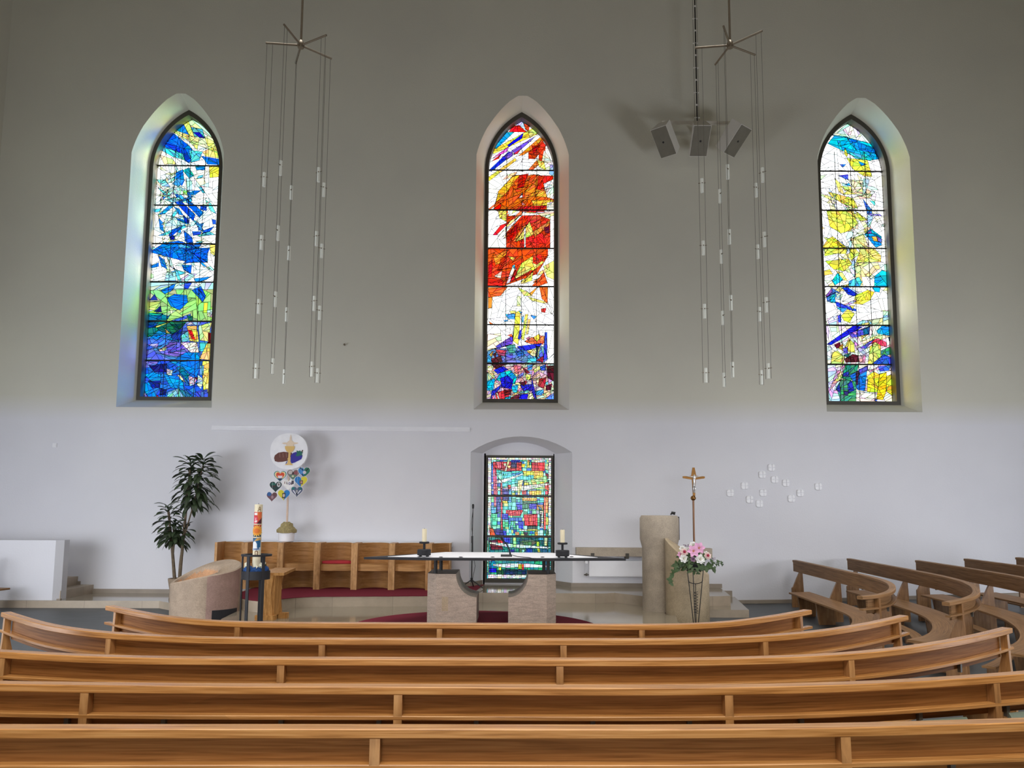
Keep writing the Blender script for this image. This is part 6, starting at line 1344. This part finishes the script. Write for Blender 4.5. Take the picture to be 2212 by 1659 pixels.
def crown(axis, n, ln, name):
    m = MB(); P_ = smooth_path3([PD(*p) for p in axis], 20)
    for i in range(n):
        t = i/(n-1); c = P_[min(20, int(t*20))]
        leaf(m, c, i*2.399+rnd.uniform(-.3, .3), .15+.75*t*t+rnd.uniform(-.15, .2), ln*rnd.uniform(.75, 1.1)*(1-.25*t), .042*rnd.uniform(.8, 1.15), rnd.uniform(1.1, 1.9)*(1-.35*t))
    m.build(name, M['leaf'], pt)
crown([(410, 1095), (411, 1060), (412, 1030), (412, 998)], 84, .5, 'foliage')
crown([(424, 1085), (432, 1050), (437, 1020), (440, 992)], 80, .52, 'foliage')
crown([(371, 1170), (368, 1150), (365, 1120), (363, 1096)], 60, .42, 'foliage')
crown([(376, 1170), (380, 1150), (378, 1130)], 46, .42, 'foliage')
crown([(397, 1160), (399, 1140)], 14, .34, 'foliage')

# ------------------------------------------------------------------ hanging lights
Yh = 12.0
def chandelier(px, py, a0, label):
    h = at(px, py, Yh); r = thing('chandelier', label, 'chandelier', h, 'star-shaped hanging lights')
    MB().cyl((h.x, h.y, h.z), (h.x, h.y, ZC), .018, n=10).build('rod', M['chand'], r)
    MB().lathe([(0, h.z-.05), (.05, h.z-.045), (.06, h.z), (.05, h.z+.05), (.022, h.z+.09)], h.x, h.y, 16).build('hub', M['chand'], r)
    R0 = .565; zlev = [at(570, y, Yh).z for y in (391, 526.5, 664, 803)]
    zlev = [z+(.0) for z in zlev]
    for i in range(5):
        a = math.radians(a0+72*i); d = Vector((math.cos(a), math.sin(a), 0))
        arm = MB().cyl(h+d*.04, h+d*R0, .017, n=10).build('arm', M['chand'], r)
        for rr in (R0-.02, R0-.11):
            p = h+d*rr; MB().cyl((p.x, p.y, h.z-.01), (p.x, p.y, zlev[-1]-.12), .0032, n=5).build('cable', M['wire'], r)
        p = h+d*(R0-.065); q1, q2 = h+d*(R0-.005), h+d*(R0-.125)
        for z in zlev:
            t = MB().cyl((p.x, p.y, z-.118), (p.x, p.y, z+.118), .025, n=14).build('lamp_tube', M['tube'], r)
            MB().cyl((q1.x, q1.y, z+.045), (q2.x, q2.y, z+.045), .005, n=6).ball((p.x, p.y-.024, z+.04), .011, 6, 4).build('clip', M['chand'], t)
    return r
chandelier(650, 98, -174, 'star-shaped hanging light on the side of the blue window, with long wires and glass tubes')
chandelier(1577, 98, 172, 'star-shaped hanging light in front of the loudspeakers, with long wires and glass tubes')

# ------------------------------------------------------------------ loudspeakers
Ysp = 16.1; b0 = at(1430, 265, Ysp); b1 = at(1586, 266, Ysp)
sm_ = thing('speaker_mount', 'slim white ceiling-hung bar that carries three loudspeakers', 'speaker mount', ((b0.x+b1.x)/2, Ysp, b0.z))
MB().box(b0.x, b1.x, Ysp-.02, Ysp+.03, b0.z-.035, b0.z+.035).build('bar', M['spk'], sm_)
xq = at(1506, 265, Ysp).x
MB().box(xq-.02, xq+.02, Ysp+.03, YW, b0.z-.03, b0.z+.03).build('wall_arm', M['spk'], sm_)
MB().cyl((xq, Ysp, b0.z+.03), (xq, Ysp, ZC), .014, n=8).build('hanging_cable', M['black'], sm_)
for dx in (-.045, .045): MB().cyl((xq+dx, Ysp+.02, b0.z+.03), (xq+dx, Ysp+.02, ZC), .004, n=5).build('steel_rope', M['wire'], sm_)
for i in range(15):
    z = b0.z+.12+i*.29
    m = MB(); 
    if i % 2: m.box(xq-.03, xq+.03, Ysp-.018, Ysp+.01, z-.018, z+.018)
    else: m.box(xq-.06, xq+.06, Ysp-.012, Ysp+.025, z-.007, z+.007)
    m.build('cable_clip', M['spk'], sm_)
def speaker(px, py, yaw, tilt, lab):
    c = at(px, py, Ysp-.26); r = thing('hanging_loudspeaker', lab, 'loudspeaker', c, 'loudspeakers on the hanging bar')
    T = Matrix.Translation(c) @ Matrix.Rotation(math.radians(yaw), 4, 'Z') @ Matrix.Rotation(math.radians(tilt), 4, 'X')
    w_, hh, dd = .19, .33, .34
    vs = [T @ Vector(p) for p in [(-w_, -.02, -hh), (w_, -.02, -hh), (w_, -.02, hh), (-w_, -.02, hh), (-w_*.72, dd, -hh*.96), (w_*.72, dd, -hh*.96), (w_*.72, dd, hh*.96), (-w_*.72, dd, hh*.96)]]
    MB().add(vs, [(0, 1, 2, 3), (5, 4, 7, 6), (0, 4, 5, 1), (1, 5, 6, 2), (2, 6, 7, 3), (3, 7, 4, 0)]).build('cabinet', M['spk'], r)
    MB().box(-w_+.012, w_-.012, -.034, -.021, -hh+.012, hh-.012, M=T).build('grille', M['grille'], r)
    MB().cyl(T @ Vector((0, -.034, 0)), T @ Vector((0, -.042, 0)), .022, n=12).build('emblem', M['black'], r)
    top_p = T @ Vector((0, dd*.55, hh*.9)); MB().cyl(top_p, (max(b0.x+.02, min(b1.x-.02, top_p.x)), Ysp+.0, b0.z-.062), .016, n=8).build('bracket', M['spk'], r)
speaker(1434, 306, -40, 45, 'white loudspeaker turned towards the blue window, at one end of the bar')
speaker(1512.5, 304, 0, 44, 'white loudspeaker in the middle of the bar, facing straight out')
speaker(1592, 304, 40, 45, 'white loudspeaker turned towards the yellow window, at one end of the bar')

# ------------------------------------------------------------------ light
SKY = SKY_K; HI = 26
w = bpy.data.worlds.new('sky'); sc.world = w; w.use_nodes = True
bg = w.node_tree.nodes['Background']; bg.inputs['Color'].default_value = (.96, .985, 1, 1); bg.inputs['Strength'].default_value = SKY
def area_light(name, loc, rot, sx, sy, e, c, spread=180):
    d = bpy.data.lights.new(name, 'AREA'); d.shape = 'RECTANGLE'; d.size = sx; d.size_y = sy; d.energy = e; d.color = c; d.spread = math.radians(spread)
    o = bpy.data.objects.new(name, d); COL.objects.link(o); o.location = loc; o.rotation_euler = rot; return o
area_light('daylight_left', (-11.3, 9.0, 1.7), (0, math.radians(-90), math.radians(38)), 2.8, 7.5, 640, (.88, .92, 1), 178)
area_light('daylight_right', (12.4, 9.0, 1.7), (0, math.radians(90), math.radians(-38)), 2.8, 7.5, 680, (.90, .93, 1), 178)
area_light('upper_daylight_rear', (0, -8.7, 12.6), (math.radians(97), 0, 0), 18, 4, 240, (1, .98, .86))  # added fill that lifts the upper wall
area_light('daylight_rear', (0, -1.5, 10.5), (math.radians(32), 0, 0), 15, 3, 360, (1, .96, .88), 80)  # unseen lamp added over the room to light the pews from behind
area_light('low_daylight_rear', (0, -8.6, 2.6), (math.radians(84.5), 0, 0), 20, 3, 82, (.95, .96, 1), 30)  # added frontal fill for the lower wall and stalls
area_light('daylight_above', (0, 2.5, 14.6), (0, 0, 0), 16, 8, 260, (1, .97, .93), 90)  # overhead fill added to brighten the pew tops
for i, x in enumerate((-8.5, 8.5)):
    d = Vector((x, YW, -2.2))-Vector((x, 4.0, 13.6))
    area_light('high_daylight_%d' % (i+1), (x, 4.0, 13.6), d.to_track_quat('-Z', 'Y').to_euler(), 5, 2.0, HI, (.92, .95, 1), 46)  # added lamps aimed down to brighten the foot of the wall
area_light('stage_daylight', (0, 11.2, 14.3), (0, 0, 0), 11, 3.5, 190, (1, .98, .95), 56)  # overhead fill added above the altar area
# lamps added outside, slanting through the coloured panes to brighten the splayed jambs
for i, (x, tx, e) in enumerate(((-4.6, -8.5, 620), (-3.4, 1.0, 130), (3.8, -.7, 130), (4.9, 8.85, 230))):
    d = Vector((tx, 16.75, 7.2))-Vector((x, 19.6, 7.6))
    area_light('outdoor_daylight_%d' % (i+1), (x, 19.6, 7.6), d.to_track_quat('-Z', 'Y').to_euler(), 1.2, 6.5, e, (1, .98, .9), 100)
sc.view_settings.view_transform = 'Standard'; sc.view_settings.look = 'None'; sc.view_settings.exposure = 0
sc.cycles.use_denoising = True; sc.cycles.use_adaptive_sampling = True; sc.cycles.adaptive_threshold = .025; sc.cycles.max_bounces = 6; sc.cycles.transparent_max_bounces = 12
sc.cycles.sample_clamp_indirect = 6
